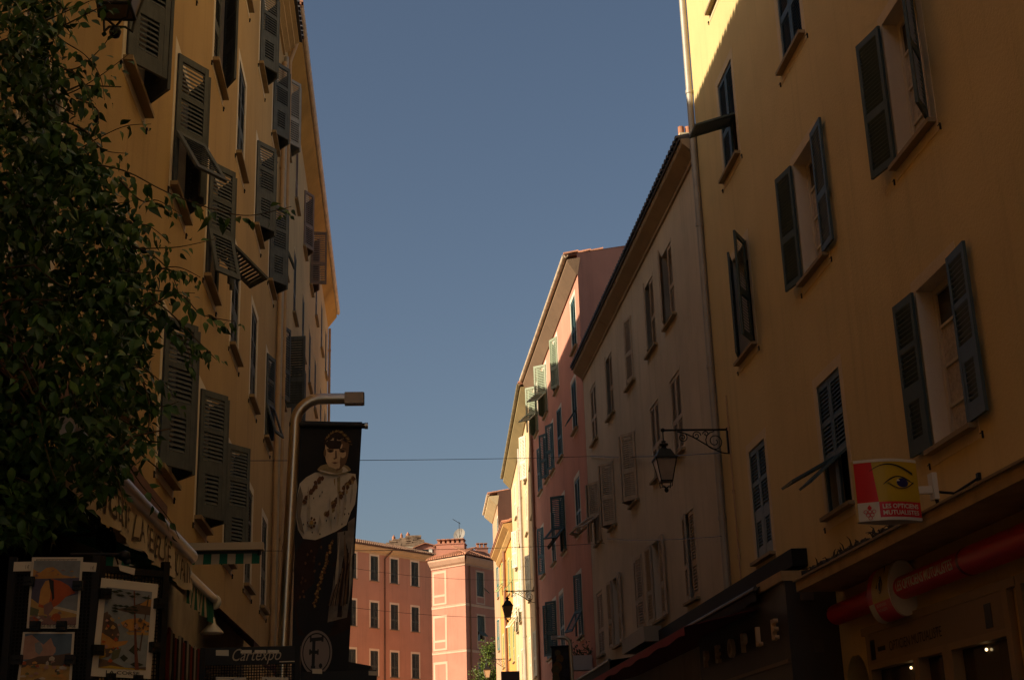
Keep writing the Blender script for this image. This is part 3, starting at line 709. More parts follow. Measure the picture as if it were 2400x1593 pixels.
# houses behind them
H1 = thing('house', 'small rose house with a white shuttered window above the salmon roof', 'house', (2.2*1.09, 104*1.09, 1.65*(1-1.09)))
H1.scale = (1.09,)*3
b = MB(); b.box(-.85, 1.3, 0, 4, 0, 18.95, 0); b.add([(-.85, 0, 18.95), (1.3, 0, 18.95), (0.0, 0, 19.3), (-.85, 4, 18.95), (1.3, 4, 18.95), (0., 4, 19.3)], [(0, 1, 2)], 0); b.build('wall', P_F2, H1, False)
b = MB(); b.hexa([(-.95, -.15, 18.93), (0, -.15, 19.3), (0, 4, 19.3), (-.95, 4, 18.93), (-.95, -.15, 19.0), (0, -.15, 19.37), (0, 4, 19.37), (-.95, 4, 19.0)]); b.hexa([(0, -.15, 19.3), (1.6, -.15, 18.85), (1.6, 4, 18.85), (0, 4, 19.3), (0, -.15, 19.37), (1.6, -.15, 18.92), (1.6, 4, 18.92), (0, 4, 19.37)]); b.build('roof', M_TILE, H1, False)
b = MB(); b.box(-.25, .25, -.02, .02, 18.35, 18.85); win = b.build('window', M_GLASS, H1, False)
b = MB(); b.box(.27, .52, -.06, -.025, 18.32, 18.88); b.build('shutter', mat('white_paint', (.8, .74, .62), .6), H1, False)
b = MB(); b.box(.6, .75, -.1, .2, 19.0, 19.2); b.build('chimney', M_TILE, H1, False)
H2 = thing('house', 'old rubble stone gable with clay chimney pots above the salmon roof', 'house', (.2*1.2, 107*1.2, 1.65*(1-1.2)))
H2.scale = (1.2,)*3
M_RUB = mat('rubble_stone', (.30, .20, .13), .95, 0, .5, 3.2, 0, .8, 7)
b = MB(); b.box(-2.4, 2.1, 0, 5, 0, 19.2, 0); b.build('wall', M_RUB, H2, False)
b = MB()
rnd = random.Random(3)
steps = [(-1.15, 19.55), (-.9, 19.75), (-.65, 19.95), (-.4, 20.1), (-.1, 20.15), (.3, 20.25), (.8, 20.42), (1.2, 20.45), (1.45, 20.4), (1.7, 20.1), (1.85, 19.85), (2.05, 19.5)]
for i, (x, z) in enumerate(steps):
    x0 = x-.22; x1 = x+.24
    for k in range(int((z-19.2)/.085)+1):
        zz_ = 19.2+k*.085
        b.box(x0-rnd.random()*.1, x1+rnd.random()*.1, .1*rnd.random(), 1.2, zz_, zz_+.07)
o = b.build('stone', M_RUB, H2, False); o['kind'] = 'stuff'
b = MB(); b.box(-2.3, -.9, -.05, 2, 19.2, 19.6); b.hexa([(-2.4, -.1, 19.6), (-.9, -.1, 19.6), (-.9, 2, 20.0), (-2.4, 2, 20.0), (-2.4, -.1, 19.66), (-.9, -.1, 19.66), (-.9, 2, 20.06), (-2.4, 2, 20.06)]); b.build('roof', M_TILE, H2, False)
for x, z, r in ((-.35, 20.2, .13), (.25, 20.35, .1), (.75, 20.4, .15)):
    b = MB(); b.tube([(x, .5, z), (x, .5, z+.25)], r, 8); b.tube([(x, .5, z+.25), (x, .5, z+.38)], [r*.6, r*.3], 8); b.build('chimney_pot', M_TILE, H2, False)
b = MB(); b.box(-.2, 1.5, -.3, -.02, 18.9, 19.55); b.build('parapet', mat('grey_render', (.40, .33, .24), .95, 0, .25, 4), H2, False)

# ------------------------------------------------------------------ optician shop front on the yellow building
M_CON = mat('stained_ledge_render', (.50, .33, .15), .92, 0, .3, 2.5, .9, .4, 30)
M_SHOPW = mat('shop_frame_wood', (.34, .22, .11), .6, 0, .15, 4)
led = thing('shop_canopy', 'stained projecting ledge over the optician shop', 'ledge', (XR, 13, 4.2))
b = MB(); b.hexa([(5.12, -6, 3.93), (5.12, 17.6, 3.93), (XR+.02, 17.6, 3.93), (XR+.02, -6, 3.93), (5.12, -6, 4.06), (5.12, 17.6, 4.06), (XR+.02, 17.6, 4.34), (XR+.02, -6, 4.34)]); b.build('slab', M_CON, led)
b = MB(); b.box(5.09, 5.15, -6, 17.62, 4.06, 4.085); b.build('drip_edge', M_SILL, led)
# dry weeds and rubble on the ledge
b = MB(); rnd = random.Random(5)
for k in range(70):
    y = rnd.choice([rnd.gauss(16.6, .45), rnd.gauss(14.9, .35), rnd.uniform(14.6, 17.3)]); x = rnd.uniform(5.2, 5.55)
    zb = 4.06+(x-5.12)*.45; p = Vector((x, y, zb)); L_ = rnd.uniform(.05, .2)
    q = p+Vector((rnd.uniform(-.12, .08), rnd.uniform(-.2, .2), rnd.uniform(.02, L_))); m_ = (p+q)/2+Vector((0, 0, .05))
    b.tube([p, m_, q], [.012, .008, .003], 4, 0, False)
for k in range(60):
    y = rnd.choice([rnd.gauss(16.8, .3), rnd.gauss(15.2, .5)]); x = rnd.uniform(5.18, 5.5); zb = 4.06+(x-5.12)*.45
    b.obox((x, y, zb+.02), (rnd.uniform(.02, .07), rnd.uniform(-.03, .03), .01), (-.01, rnd.uniform(.02, .08), .02), (0, 0, rnd.uniform(.01, .035)))
tag(b.build('dry_weeds', mat('dead_plants', (.06, .045, .03), .95, 0, .4, 9)), 'dark dry weeds and debris lying on the stained ledge', 'weeds', kind='stuff')

sf = thing('optician_shop', 'brown framed optician shop window under the red tube sign', 'shop', (XR, 14, 0))
FXX = 5.66
def sbar(y0, y1, z0, z1, nm='frame', m=M_SHOPW, x0=FXX, x1=XR+.05):
    b = MB(); b.box(x0, x1, y0, y1, z0, z1); return b.build(nm, m, sf)
sbar(12.42, 16.86, 3.28, 3.37, 'lintel'); sbar(8.5, 12.4, 3.28, 3.37, 'lintel')
sbar(16.62, 16.72, 0, 3.28); sbar(12.62, 12.74, 0, 3.28); sbar(12.3, 12.42, 0, 3.28)
b = MB(); b.box(FXX, 6.0, 12.74, 16.62, 2.93, 3.275); hd = b.build('fascia_board', mat('shop_fascia_board', (.27, .17, .085), .55, 0, .12, 3), sf)
sbar(12.74, 16.62, 2.86, 2.93); sbar(15.05, 15.2, 0, 2.86); sbar(14.1, 14.35, 0, 2.86); sbar(12.74, 14.1, 2.2, 2.26, x0=5.75)
for y0, y1 in ((12.74, 14.1), (14.35, 15.05), (15.2, 16.62)):
    b = MB(); b.poly([(5.78, y0, .3), (5.78, y1, .3), (5.78, y1, 2.86), (5.78, y0, 2.86)]); b.build('pane', mat('warm_shop_glass', (.06, .038, .02), .12), sf)
b = MB(); b.poly([(5.78, 8.6, .3), (5.78, 12.3, .3), (5.78, 12.3, 3.28), (5.78, 8.6, 3.28)]); b.build('pane', M_GLASS, sf)
sbar(8.6, 12.3, 2.8, 2.9)
text('lettering', 'OPTICIEN MUTUALISTE', .155, lambda x, y, z: (FXX-.006, 15.9-x, 3.02+y), M_INK, hd)
b = MB(); b.box(FXX-.005, FXX, 16.05, 16.3, 3.05, 3.1); b.build('print', M_INK, hd)
for y0 in (13.0, 16.4):
    b = MB(); b.box(FXX-.004, FXX+.01, y0, y0+.16, 2.97, 3.2); b.build('vent_grille', M_IRON, hd)
# display inside
b = MB(); b.box(5.9, 6.4, 12.8, 14.0, 2.35, 2.42); b.box(5.9, 6.4, 12.8, 14.0, 2.0, 2.06); b.build('shelf', M_SHOPW, sf)
M_BULB = mat('spot_bulb', (1, .8, .5), .4, emit=((1.0, .72, .36), 2))
for y, z in ((15.55, 2.80), (13.45, 2.80)):
    b = MB(); c = Vector((5.755, y, z)); b.lathe([(.0, -.016), (.011, -.012), (.016, 0), (.011, .012), (.0, .016)], c, 8); sp = b.build('spotlight', M_BULB, sf)
# arched doorway reveal
b = MB()
N = 14; yc, rr_ = 17.36, .46
arc = [(yc+rr_*math.cos(math.pi*k/N), 2.62+.50*math.sin(math.pi*k/N)) for k in range(N+1)]
for k in range(N):
    (ya, za), (yb, zb) = arc[k], arc[k+1]
    b.poly([(XR-.004, ya, za), (XR-.004, yb, zb), (XR-.004, yb, 3.14), (XR-.004, ya, 3.14)]); b.poly([(XR-.004, ya, za), (XR-.004, yb, zb), (XR+.3, yb, zb), (XR+.3, ya, za)])
for y0, y1 in ((16.84, 16.9), (17.82, 17.88)): b.poly([(XR-.004, y0, 0), (XR-.004, y1, 0), (XR-.004, y1, 3.14), (XR-.004, y0, 3.14)])
b.build('arch', P_R1, R1.o)
b = MB(); b.poly([(XR+.28, 16.8, 0), (XR+.28, 17.9, 0), (XR+.28, 17.9, 3.2), (XR+.28, 16.8, 3.2)]); b.build('door', M_DARK, R1.o)

# red tube sign with drum
ts = thing('shop_sign', 'long red tube sign reading LES OPTICIENS MUTUALISTES over the shop window', 'sign', (5.55, 14, 3.63))
XT, ZT, RT = 5.60, 3.63, .128
for y0, y1 in ((15.82, 17.55), (13.22, 15.06), (8.0, 13.17)):
    b = MB(); b.tube([(XT, y0, ZT), (XT, y1, ZT)], RT if y0 > 13.2 else RT+.012, 24); b.build('tube', M_RED, ts)
b = MB(); b.tube([(XT, 13.165, ZT), (XT, 13.225, ZT)], RT+.014, 20); b.build('joint', mat('dark_red_joint', (.14, .01, .01), .4), ts)
def wrap(s, size, yl, phi0, m, parent, xs=1.0):
    return text('lettering', s, size, lambda x, y, z: (XT-(RT+.0025)*math.cos(phi0+y/RT), yl-x*xs, ZT+(RT+.0025)*math.sin(phi0+y/RT)), m, parent, bold=.003, cuts=8)
W_ = text_w('LES OPTICIENS MUTUALISTES', .15)
wrap('LES OPTICIENS MUTUALISTES', .15, 14.98, -.42, M_WHITE, ts, 1.62/W_)
b = MB()
for y in (16.6, 14.4, 12.0): b.box(XT+.1, XR+.02, y-.02, y+.02, ZT-.02, ZT+.02)
b.build('wall_bracket', M_IRON, ts)
dr = thing('round_sign', 'round yellow and red eye sign through which the red tube runs', 'sign', (XT, 15.4, ZT))
XD, DD = 5.60, .14
def ring(b, y0, y1, r, a0, a1, mi=0, n=24):
    for k in range(n):
        p, q = a0+(a1-a0)*k/n, a0+(a1-a0)*(k+1)/n
        b.add([(XD-(r-DD)*math.cos(p), y0, ZT+r*math.sin(p)), (XD-(r-DD)*math.cos(q), y0, ZT+r*math.sin(q)), (XD-(r-DD)*math.cos(q), y1, ZT+r*math.sin(q)), (XD-(r-DD)*math.cos(p), y1, ZT+r*math.sin(p))], [(0, 1, 2, 3)], mi, True)
RD = .31; b = MB()
ring(b, 15.10, 15.66, RD, -.35, math.radians(100), 0); ring(b, 15.66, 15.82, RD, -.35, math.radians(100), 1); ring(b, 15.10, 15.64, RD, math.radians(-95), -.35, 1); ring(b, 15.64, 15.82, RD, math.radians(-95), -.35, 2); ring(b, 15.06, 15.10, RD+.003, math.radians(-100), math.radians(105), 2)
for y in (15.06, 15.822):
    b.add([(XD-(RD-DD)*math.cos(2*math.pi*k/32), y, ZT+RD*math.sin(2*math.pi*k/32)) for k in range(32)], [list(range(32))], 2)
b.build('drum', [M_YEL, M_RED, M_WHITE], dr)
def on_drum(b, pts, mi=0, r=RD+.003):   # pts: (y along, height) curve to polygon on drum
    b.poly([(XD-(r-DD)*math.cos(h/RD), y, ZT+r*math.sin(h/RD)) for y, h in pts], mi)
def eye_shapes():
    """eye drawing in a unit frame: x right, y up, about 1 wide"""
    sh = []
    def band(top, bot, m): sh.append((top+list(reversed(bot)), m))
    ax = [k/14 for k in range(15)]
    brow_t = [(-.62+1.22*t, .42+.30*math.sin(math.pi*(t**.85))*(1)-.10*t+.03*t) for t in ax]; brow_b = [(x, y-.022-.085*(t**1.2)) for (x, y), t in zip(brow_t, ax)]
    band(brow_t, brow_b, 'ink')
    up = [(-.30+.90*t, -.12+.30*math.sin(math.pi*t**.9)+.05*t) for t in ax]; up2 = [(x, y-.028-.06*math.sin(math.pi*t)) for (x, y), t in zip(up, ax)]
    band(up, up2, 'ink')
    lo = [(-.18+.78*t, -.09-.23*math.sin(math.pi*t)+.02*t) for t in ax]; lo2 = [(x, y+.022+.04*t) for (x, y), t in zip(lo, ax)]
    band(lo2, lo, 'ink')
    sh.append(([(-.12+.02, -.08)]+[(x*.93+.01, y-.055) for x, y in up[2:13]]+[(.54, -.06)]+[(x*.95, y+.03) for x, y in reversed(lo[2:13])], 'sclera'))
    sh.append(([(.24+.175*math.cos(a), -.07+.185*math.sin(a)) for a in [2*math.pi*k/20 for k in range(20)]], 'iris'))
    sh.append(([(.06+.0, -.02), (.17, .0), (.11, .08)], 'white'))
    return sh
EY = eye_shapes(); MI = {'ink': 0, 'sclera': 1, 'iris': 2, 'white': 3}
draw('eye', [([(15.42-x*.25, .10+y*.40) for x, y in pts], MI[m]) for pts, m in EY], [M_INK, M_YEL, M_BLUE, M_WHITE], dr, lambda y, h, k: (XD-(RD+.004+.0012*k-DD)*math.cos(h/RD), y, ZT+(RD+.004+.0012*k)*math.sin(h/RD)), 8, 1)
for k, tx in enumerate(('LES OPTICIENS', 'MUTUALISTES')):
    text('lettering', tx, .05, lambda x, y, z, k=k: (XD-(RD+.003-DD)*math.cos((-.165-.06*k+y)/RD), 15.58-x*.95, ZT+(RD+.003)*math.sin((-.165-.06*k+y)/RD)), M_WHITE, dr, cuts=4)

# projecting eye sign facing the street
HS = thing('hanging_sign', 'yellow and red eye sign on a wall bracket reading LES OPTICIENS MUTUALISTES', 'sign', (4.76, 13, 4.3))
x0, x1 = 4.45, 5.08; zb, zt = 3.985, 4.585; YS = 13.0; DP = .10
def lens(x, side): 
    t = (x-x0)/(x1-x0); return YS+side*(.035+DP*math.sin(math.pi*t))
def sx(x, z): return x-.02*(z-4.3)*0
n = 16; b = MB()
for k in range(n):
    xa, xb = x0+(x1-x0)*k/n, x0+(x1-x0)*(k+1)/n
    for side, mi in ((-1, 0), (1, 0)): b.add([(xa, lens(xa, side), zb), (xb, lens(xb, side), zb), (xb, lens(xb, side), zt), (xa, lens(xa, side), zt)], [(0, 1, 2, 3)], 0, True)
    for z in (zb, zt): b.poly([(xa, lens(xa, -1), z), (xb, lens(xb, -1), z), (xb, lens(xb, 1), z), (xa, lens(xa, 1), z)], 1)
for x in (x0, x1): b.poly([(x, YS-.035, zb), (x, YS+.035, zb), (x, YS+.035, zt), (x, YS-.035, zt)], 0)
b.build('box', [M_YEL, M_WHITE], HS)
for z, th in ((zb, .03), (zt-.028, .028)):
    b = MB()
    for k in range(n):
        xa, xb = x0+(x1-x0)*k/n, x0+(x1-x0)*(k+1)/n
        e = .006; b.poly([(xa, lens(xa, -1)-e, z), (xb, lens(xb, -1)-e, z), (xb, lens(xb, -1)-e, z+th), (xa, lens(xa, -1)-e, z+th)])
    b.build('rim', M_WHITE, HS)
def face_rect(b, xa, xb, za, zb_, mi, e, xa2=None, xb2=None, m=8):
    xa2 = xa if xa2 is None else xa2; xb2 = xb if xb2 is None else xb2
    for k in range(m):
        f, g = k/m, (k+1)/m
        p = [(xa+(xb-xa)*f, za), (xa+(xb-xa)*g, za), (xa2+(xb2-xa2)*g, zb_), (xa2+(xb2-xa2)*f, zb_)]
        b.poly([(x, lens(x, -1)-e, z) for x, z in p], mi)
b = MB(); face_rect(b, x0+.002, x0+.19, 4.165, zt-.03, 0, .003, x0+.002, x0+.155); face_rect(b, x0+.19, x1-.003, zb+.03, 4.165, 0, .003); face_rect(b, x0+.002, x0+.19, zb+.03, 4.165, 1, .003)
b.build('colour_field', [M_RED, M_WHITE], HS)
draw('eye', [([(4.805+x*.36, 4.365+y*.25) for x, y in pts], MI[m]) for pts, m in EY], [M_INK, M_YEL, M_BLUE, M_WHITE], HS, lambda x, z, k: (x, lens(x, -1)-.005-.0012*k, z), 10, 0)
for k, tx in enumerate(('LES OPTICIENS', 'MUTUALISTES')):
    ww = text_w(tx, .06); text('lettering', tx, .06, lambda x, y, z, k=k, ww=ww: (x0+.215+x*.375/ww, lens(x0+.215+x*.375/ww, -1)-.006, 4.10-.062*k+y), M_WHITE, HS, bold=.0015, cuts=10, ax=0)
b = MB()
for cx_, cz_, kind in ((0, .036, 1), (-.036, 0, 0), (.036, 0, 0), (0, 0, 0), (-.018, -.032, 0), (.018, -.032, 0), (0, -.062, 0)):
    cx2, cz2 = x0+.10+cx_, 4.075+cz_
    o_ = [(cx2+.019*math.cos(a), cz2+.019*math.sin(a)+(.012 if kind and abs(a-math.pi/2) < .4 else 0)) for a in [2*math.pi*k/12 for k in range(12)]]
    if kind: b.poly([(x, lens(x, -1)-.006, z) for x, z in o_])
    else:
        for k in range(12):
            p, q = o_[k], o_[(k+1) % 12]; s_ = .7
            P2 = [(cx2+(a-cx2)*s_, cz2+(c-cz2)*s_) for a, c in (q, p)]
            b.poly([(x, lens(x, -1)-.006, z) for x, z in (p, q, *P2)])
b.build('emblem', M_RED, HS)
b = MB(); b.box(x1, 5.24, YS-.03, YS+.03, 4.26, 4.33); b.box(5.22, 5.27, YS-.06, YS+.06, 4.20, 4.46); b.build('mount', M_WHITE, HS)
b = MB(); b.tube([(5.26, YS, 4.28), (5.45, YS+.0, 4.26), (XR, YS, 4.42)], .014, 6); b.tube([(5.25, YS, 4.27), (5.28, YS, 4.1), (5.30, YS, 4.05)], .02, 6); b.box(5.70, 5.74, YS-.03, YS+.03, 4.38, 4.46); b.build('bracket', M_IRON, HS)

# ------------------------------------------------------------------ PEOPLE shop
pb = thing('corner_shop', 'dark shop front with wooden letters reading PEOPLE under a black awning', 'shop', (5.4, 20, 0))
M_SHD = mat('dark_shop_panel', (.055, .042, .03), .6, 0, .2, 2)
b = MB(); b.box(5.06, XR+.1, 17.9, 23.4, 0, 4.12); b.build('casing', M_SHD, pb)
b = MB(); b.box(5.02, XR+.02, 17.88, 19.2, 4.12, 4.25); b.build('coping', M_CON, pb)
for za, zb_ in ((3.08, 3.13),): 
    b = MB(); b.box(5.03, 5.06, 17.95, 23.4, za, zb_); b.build('moulding', mat('wood_strip', (.16, .09, .045), .6), pb)
b = MB(); b.box(5.25, 5.42, 17.86, 17.9, 3.86, 4.02); b.build('junction_box', mat('dull_box', (.12, .085, .06), .7), pb)
b = MB(); b.box(5.36, 5.5, 17.885, 17.9, 3.2, 3.36); b.build('sticker', mat('dull_sticker', (.07, .055, .04), .7), pb)
for k, chx in enumerate('PEOPLE'):
    yl = 22.75-.86*k
    text('letter', chx, .42, lambda x, y, z, yl=yl: (5.0-z, yl-x*.9, 3.42+y*.86), mat('wooden_letter', (.55, .35, .17), .5), pb, ext=.03, bold=.012)
def awning(name, label, y0, y1, xw, zw, xf, zf, val, m, mv, bar=M_STEEL, cass=None, wave=.0):
    t = thing(name, label, 'awning', ((xw+xf)/2, (y0+y1)/2, zf))
    b = MB(); n = 24
    for k in range(n):
        ya, yb = y0+(y1-y0)*k/n, y0+(y1-y0)*(k+1)/n
        b.hexa([(xw, ya, zw), (xw, yb, zw), (xf, yb, zf), (xf, ya, zf), (xw, ya, zw+.012), (xw, yb, zw+.012), (xf, yb, zf+.012), (xf, ya, zf+.012)])
    b.build('canopy', m, t)
    if val:
        b = MB(); n = 40; e = .012 if xf > 0 else -.012
        def wv(k): return wave*math.sin(k*1.9)
        for k in range(n):
            ya, yb = y0+(y1-y0)*k/n, y0+(y1-y0)*(k+1)/n; dz = .018*math.sin(k*1.26), .018*math.sin((k+1)*1.26)
            b.add([(xf+wv(k), ya, zf-val+dz[0]), (xf+wv(k+1), yb, zf-val+dz[1]), (xf, yb, zf), (xf, ya, zf)], [(0, 1, 2, 3)], 0, True)
        b.build('valance', mv, t)
    if bar:
        b = MB(); b.tube([(xf, y0-.02, zf+.012), (xf, y1+.02, zf+.012)], .032, 10); b.build('front_bar', bar, t)
    if cass:
        b = MB(); s_ = 1 if xw > 0 else -1
        b.box(*sorted((xw, xw-s_*.22)), y0, y1, zw-.02, zw+.22); b.build('cassette', cass, t)
    return t
M_BFAB = mat('black_awning_fabric', (.012, .011, .010), .85); M_RFAB = mat('red_awning_fabric', (.30, .02, .03), .8, 0, .2, 2)
M_DGREY = mat('dark_grey_metal', (.05, .047, .044), .5, .3)
awning('shop_awning', 'black box awning with thin grey bar over the PEOPLE letters', 19.0, 29.5, XR, 4.50, 4.95, 4.16, .16, M_BFAB, M_BFAB, M_DGREY, M_BFAB)
awning('shop_awning', 'red edged awning lowest over the right pavement', 19.3, 33.0, 5.6, 4.05, 3.98, 3.70, .11, mat('dark_red_canopy', (.10, .012, .014), .8), M_RFAB, None)
awning('shop_awning', 'wide dark awning below the pale planter on the right', 29.5, 41.0, 5.55, 4.25, 4.45, 4.13, .5, M_BFAB, M_BFAB, M_DGREY, None)
awning('shop_awning', 'dark distant awning at the foot of the pink building', 41.5, 52, 5.3, 4.3, 4.2, 4.0, .3, mat('brown_awning_fabric', (.09, .06, .03), .9), M_BFAB, None)
b = MB(); b.box(5.2, 5.58, 29.4, 32.4, 4.5, 4.82); tag(b.build('sun_blind_box', mat('pale_blind_box', (.30, .25, .18), .7)), 'pale blind box above the dark awning on the beige building', 'blind box')
pl = thing('flower_box', 'white flower box with dark plants on the right beside the small banner', 'planter', (4.9, 39.5, 4.6))
b = MB(); b.box(4.75, 5.45, 39.3, 39.7, 4.72, 5.12); b.build('box', mat('white_box_plastic', (.50, .45, .40), .6), pl)
b = MB(); rnd = random.Random(8)
for k in range(120):
    c = Vector((rnd.uniform(4.72, 5.5), rnd.uniform(39.2, 39.8), 5.12+abs(rnd.gauss(0, .16)))); u = Vector((rnd.uniform(-1, 1), rnd.uniform(-1, 1), rnd.uniform(-1, 1))).normalized()*.06; v = u.orthogonal().normalized()*.025
    b.poly([c-u, c+v, c+u, c-v])
o = b.build('foliage', mat('dark_leaf', (.03, .045, .015), .7), pl); o['kind'] = 'stuff'

# ------------------------------------------------------------------ lanterns on scroll brackets
def spiral(c, r0, turns, a0, dirn=1, n=26):
    return [Vector((c[0]+r0*(1-.82*t)*math.cos(a0+dirn*2*math.pi*turns*t), c[1], c[2]+r0*(1-.82*t)*math.sin(a0+dirn*2*math.pi*turns*t))) for t in [k/n for k in range(n+1)]]
def lantern(t, top, s=1.0, glass=M_LGLASS):
    """four sided lantern hanging from point top"""
    x, y, z = top; S = s
    def q(r, dz): return [(x-r*S, y-r*S, z+dz*S), (x+r*S, y-r*S, z+dz*S), (x+r*S, y+r*S, z+dz*S), (x-r*S, y+r*S, z+dz*S)]
    b = MB(); b.tube([(x, y, z+.02), (x, y, z-.20*S)], .012*S, 6); b.lathe([(.0, -.16*S), (.05*S, -.18*S), (.03*S, -.21*S), (.085*S, -.23*S), (.085*S, -.26*S), (.04*S, -.275*S), (.055*S, -.31*S), (.10*S, -.34*S)], (x, y, z), 10); b.build('finial', M_IRON, t)
    b = MB(); A, B = q(.10, -.34), q(.185, -.50); b.hexa(B+A); b.hexa(q(.205, -.53)+q(.205, -.50)); b.build('hood', M_IRON, t)
    TOP, BOT = (.185, -.53), (.105, -.93)
    b = MB(); P1, P2 = q(*TOP), q(*BOT)
    for k in range(4): b.tube([P1[k], P2[k]], .012*S, 5); b.tube([P2[k], P2[(k+1) % 4]], .013*S, 5)
    b.build('frame', M_IRON, t)
    for k in range(4):
        b = MB(); b.poly([P1[k], P1[(k+1) % 4], P2[(k+1) % 4], P2[k]]); b.build('pane', glass, t)
    # basket and drop below
    b = MB()
    for k in range(4):
        p = Vector(P2[k]); d_ = Vector((x, y, z-1.05*S)); m_ = Vector((p.x, p.y, z-1.03*S))
        b.tube([p, m_+(d_-m_)*.12, (m_+d_)/2+Vector((0, 0, .02*S)), d_], .009*S, 5)
    b.lathe([(0, -1.14*S), (.03*S, -1.125*S), (.042*S, -1.09*S), (.03*S, -1.055*S), (0, -1.04*S)], (x, y, z), 10); b.build('drop', M_IRON, t)
    b = MB(); b.poly(q(.10, -.932)); b.build('bottom_pane', glass, t)
def bracket_lantern(label, wall_pt, arm, s=1.0, glass=M_LGLASS, scroll=True):
    xw, y, z = wall_pt
    t = thing('wall_lantern', label, 'lantern', wall_pt, group='lanterns on iron wall brackets')
    b = MB(); b.tube([(xw, y, z), (xw-arm, y, z)], .02*s, 8); b.lathe([(0, -.045*s), (.04*s, -.02*s), (.04*s, .02*s), (0, .045*s)], (xw-arm, y, z), 8); b.box(xw-.03, xw, y-.02, y+.02, z-.45*s, z+.03); b.build('arm', M_IRON, t)
    if scroll:
        for c, r, tn, a0, dd in (((xw-.26*s, y, z-.22*s), .19*s, 1.9, math.pi*.5, 1), ((xw-.60*s, y, z-.11*s), .085*s, 1.5, 0, 1), ((xw-.86*s, y, z-.14*s), .09*s, 1.6, math.pi*.3, -1), ((xw-.42*s, y, z-.08*s), .06*s, 1.2, math.pi, -1)):
            b = MB(); b.tube(spiral(c, r, tn, a0, dd), .010*s, 5); b.build('scroll', M_IRON, t)
        b = MB(); b.tube([Vector((xw-.96*s+.96*s*k/14, y, z-.03-.42*s*math.sin(math.pi*.5*min(1, (k/14)**1.6)*1.05))) for k in range(15)], .013*s, 5); b.build('brace', M_IRON, t)
    lantern(t, (xw-arm, y, z-.03), s, glass)
bracket_lantern('iron lantern on a scrolled bracket in front of the right drainpipe', (XR, 22.95, 7.43), 1.14, .93)
bracket_lantern('iron lantern on a scrolled bracket before the sunlit orange wall', (5.28, 52.6, 8.72), 1.1, 1.0, mat('warm_lantern_glass', (.22, .15, .07), .4))
q_ = atY(1187, 1543, 76.0)
bracket_lantern('pale glass lantern on a thin bracket beside the green tree', (5.92, 76.0, q_.z), 5.92-atY(1141, 1543, 76.0).x, 1.0, mat('lit_side_lantern_glass', (.55, .40, .25), .4))
TL = thing('wall_lantern', 'old lantern cut by the top edge on the left, above the leaves', 'lantern', (-1.76, 8, 7.3), group='lanterns on iron wall brackets')
b = MB(); b.tube([(XL, 8, 7.35), (-1.76, 8, 7.35)], .025, 8); b.build('arm', M_IRON, TL); lantern(TL, (-1.77, 8.0, 7.35), .95, mat('dull_lantern_glass', (.16, .12, .075), .4))

# ------------------------------------------------------------------ cables across the street
def cable(label, p, q, sag, r=.009):
    p, q = Vector(p), Vector(q); b = MB(); n = 16
    b.tube([p.lerp(q, k/n)-Vector((0, 0, sag*4*(k/n)*(1-k/n))) for k in range(n+1)], r, 5, 0, True)
    tag(b.build('overhead_cable', M_IRON), label, 'cable', 'cables strung over the street')
def onR2(px, py):
    u, z = R2.uz(px, py); v = R2.p0+R2.d*u+R2.n*.03; return (v.x, v.y, z)
cable('highest thin cable crossing the sky from the banner to the beige wall', atX(578, 1079, XL+.03), onR2(1386, 1069), .03, .0065)
cable('dark cable running along the beige wall behind the bracket lantern', onR2(1386, 1069), atY(1690, 1061, 23.0), .04, .012)
cable('thin cable crossing the sky just above the rose roof', atX(600, 1290, XL+.03), onR2(1420, 1272), .06, .006)
cable('faint cable across the salmon facade ending at the cream wall', (-2.5, 50.8, 9.6), (5.3, 54.0, 9.35), .22, .006)
cable('low faint cable across the salmon facade and painted panels', (-2.5, 50.8, 8.15), (5.3, 54.5, 7.93), .15, .007)
cable('cable along the beige wall from the drainpipe to the lower windows', onR2(1425, 1262), atY(1690, 1256, 23.0), .05, .009)

# ------------------------------------------------------------------ street lamp with banner
SL = thing('street_lamp', 'brushed steel street lamp arching over the large banner', 'street lamp', (-1.0, 12, 0))
top = atY(691, 1010, 12.0); low = atY(660, 1590, 12.0); d_ = (top-low)/(top.z-low.z); base = low - d_*low.z
arm_z = atY(800, 934, 12.0).z; xh = atY(808, 930, 12).x
pts = [base, low, top-d_*.05]; R0 = .235; c0_ = Vector((top.x+R0, 12, arm_z-R0))
for k in range(0, 11):
    a = math.pi-math.pi/2*k/10; pts.append(c0_+Vector((R0*math.cos(a), 0, R0*math.sin(a))))
pts = [p for p in pts if p.z < arm_z-R0+.001] [:3] + pts[3:]
pts.append(Vector((xh, 12, arm_z)))
b = MB(); b.tube(pts, .049, 24); b.build('pole', M_STEEL, SL)
x2 = atY(852, 930, 12).x
b = MB(); b.box(xh, x2, 12-.052, 12+.052, arm_z-.054, arm_z+.048); b.build('lamp_head', M_LHEAD, SL)
b = MB(); b.box(x2, x2+.008, 12-.05, 12+.05, arm_z-.05, arm_z+.044); b.build('end_cap', M_DGREY, SL)
BN = thing('banner', 'dark street banner with a painted robed figure and a round F emblem', 'banner', (-.6, 12, 3.6))
q4 = [atY(697, 986, 12), atY(849, 988, 12), atY(814, 1600, 12), atY(683, 1597, 12)]
def bp(u, v, e=0.0):   # u 0..1 left to right, v 0..1 top to bottom
    p = q4[0].lerp(q4[1], u).lerp(q4[3].lerp(q4[2], u), v)
    return (p.x, 12.0-.006-e+.012*math.sin(u*2.2+v*5), p.z)
M_BNBG = mat('banner_navy_print', (.016, .016, .020), .75, 0, .3, 3)
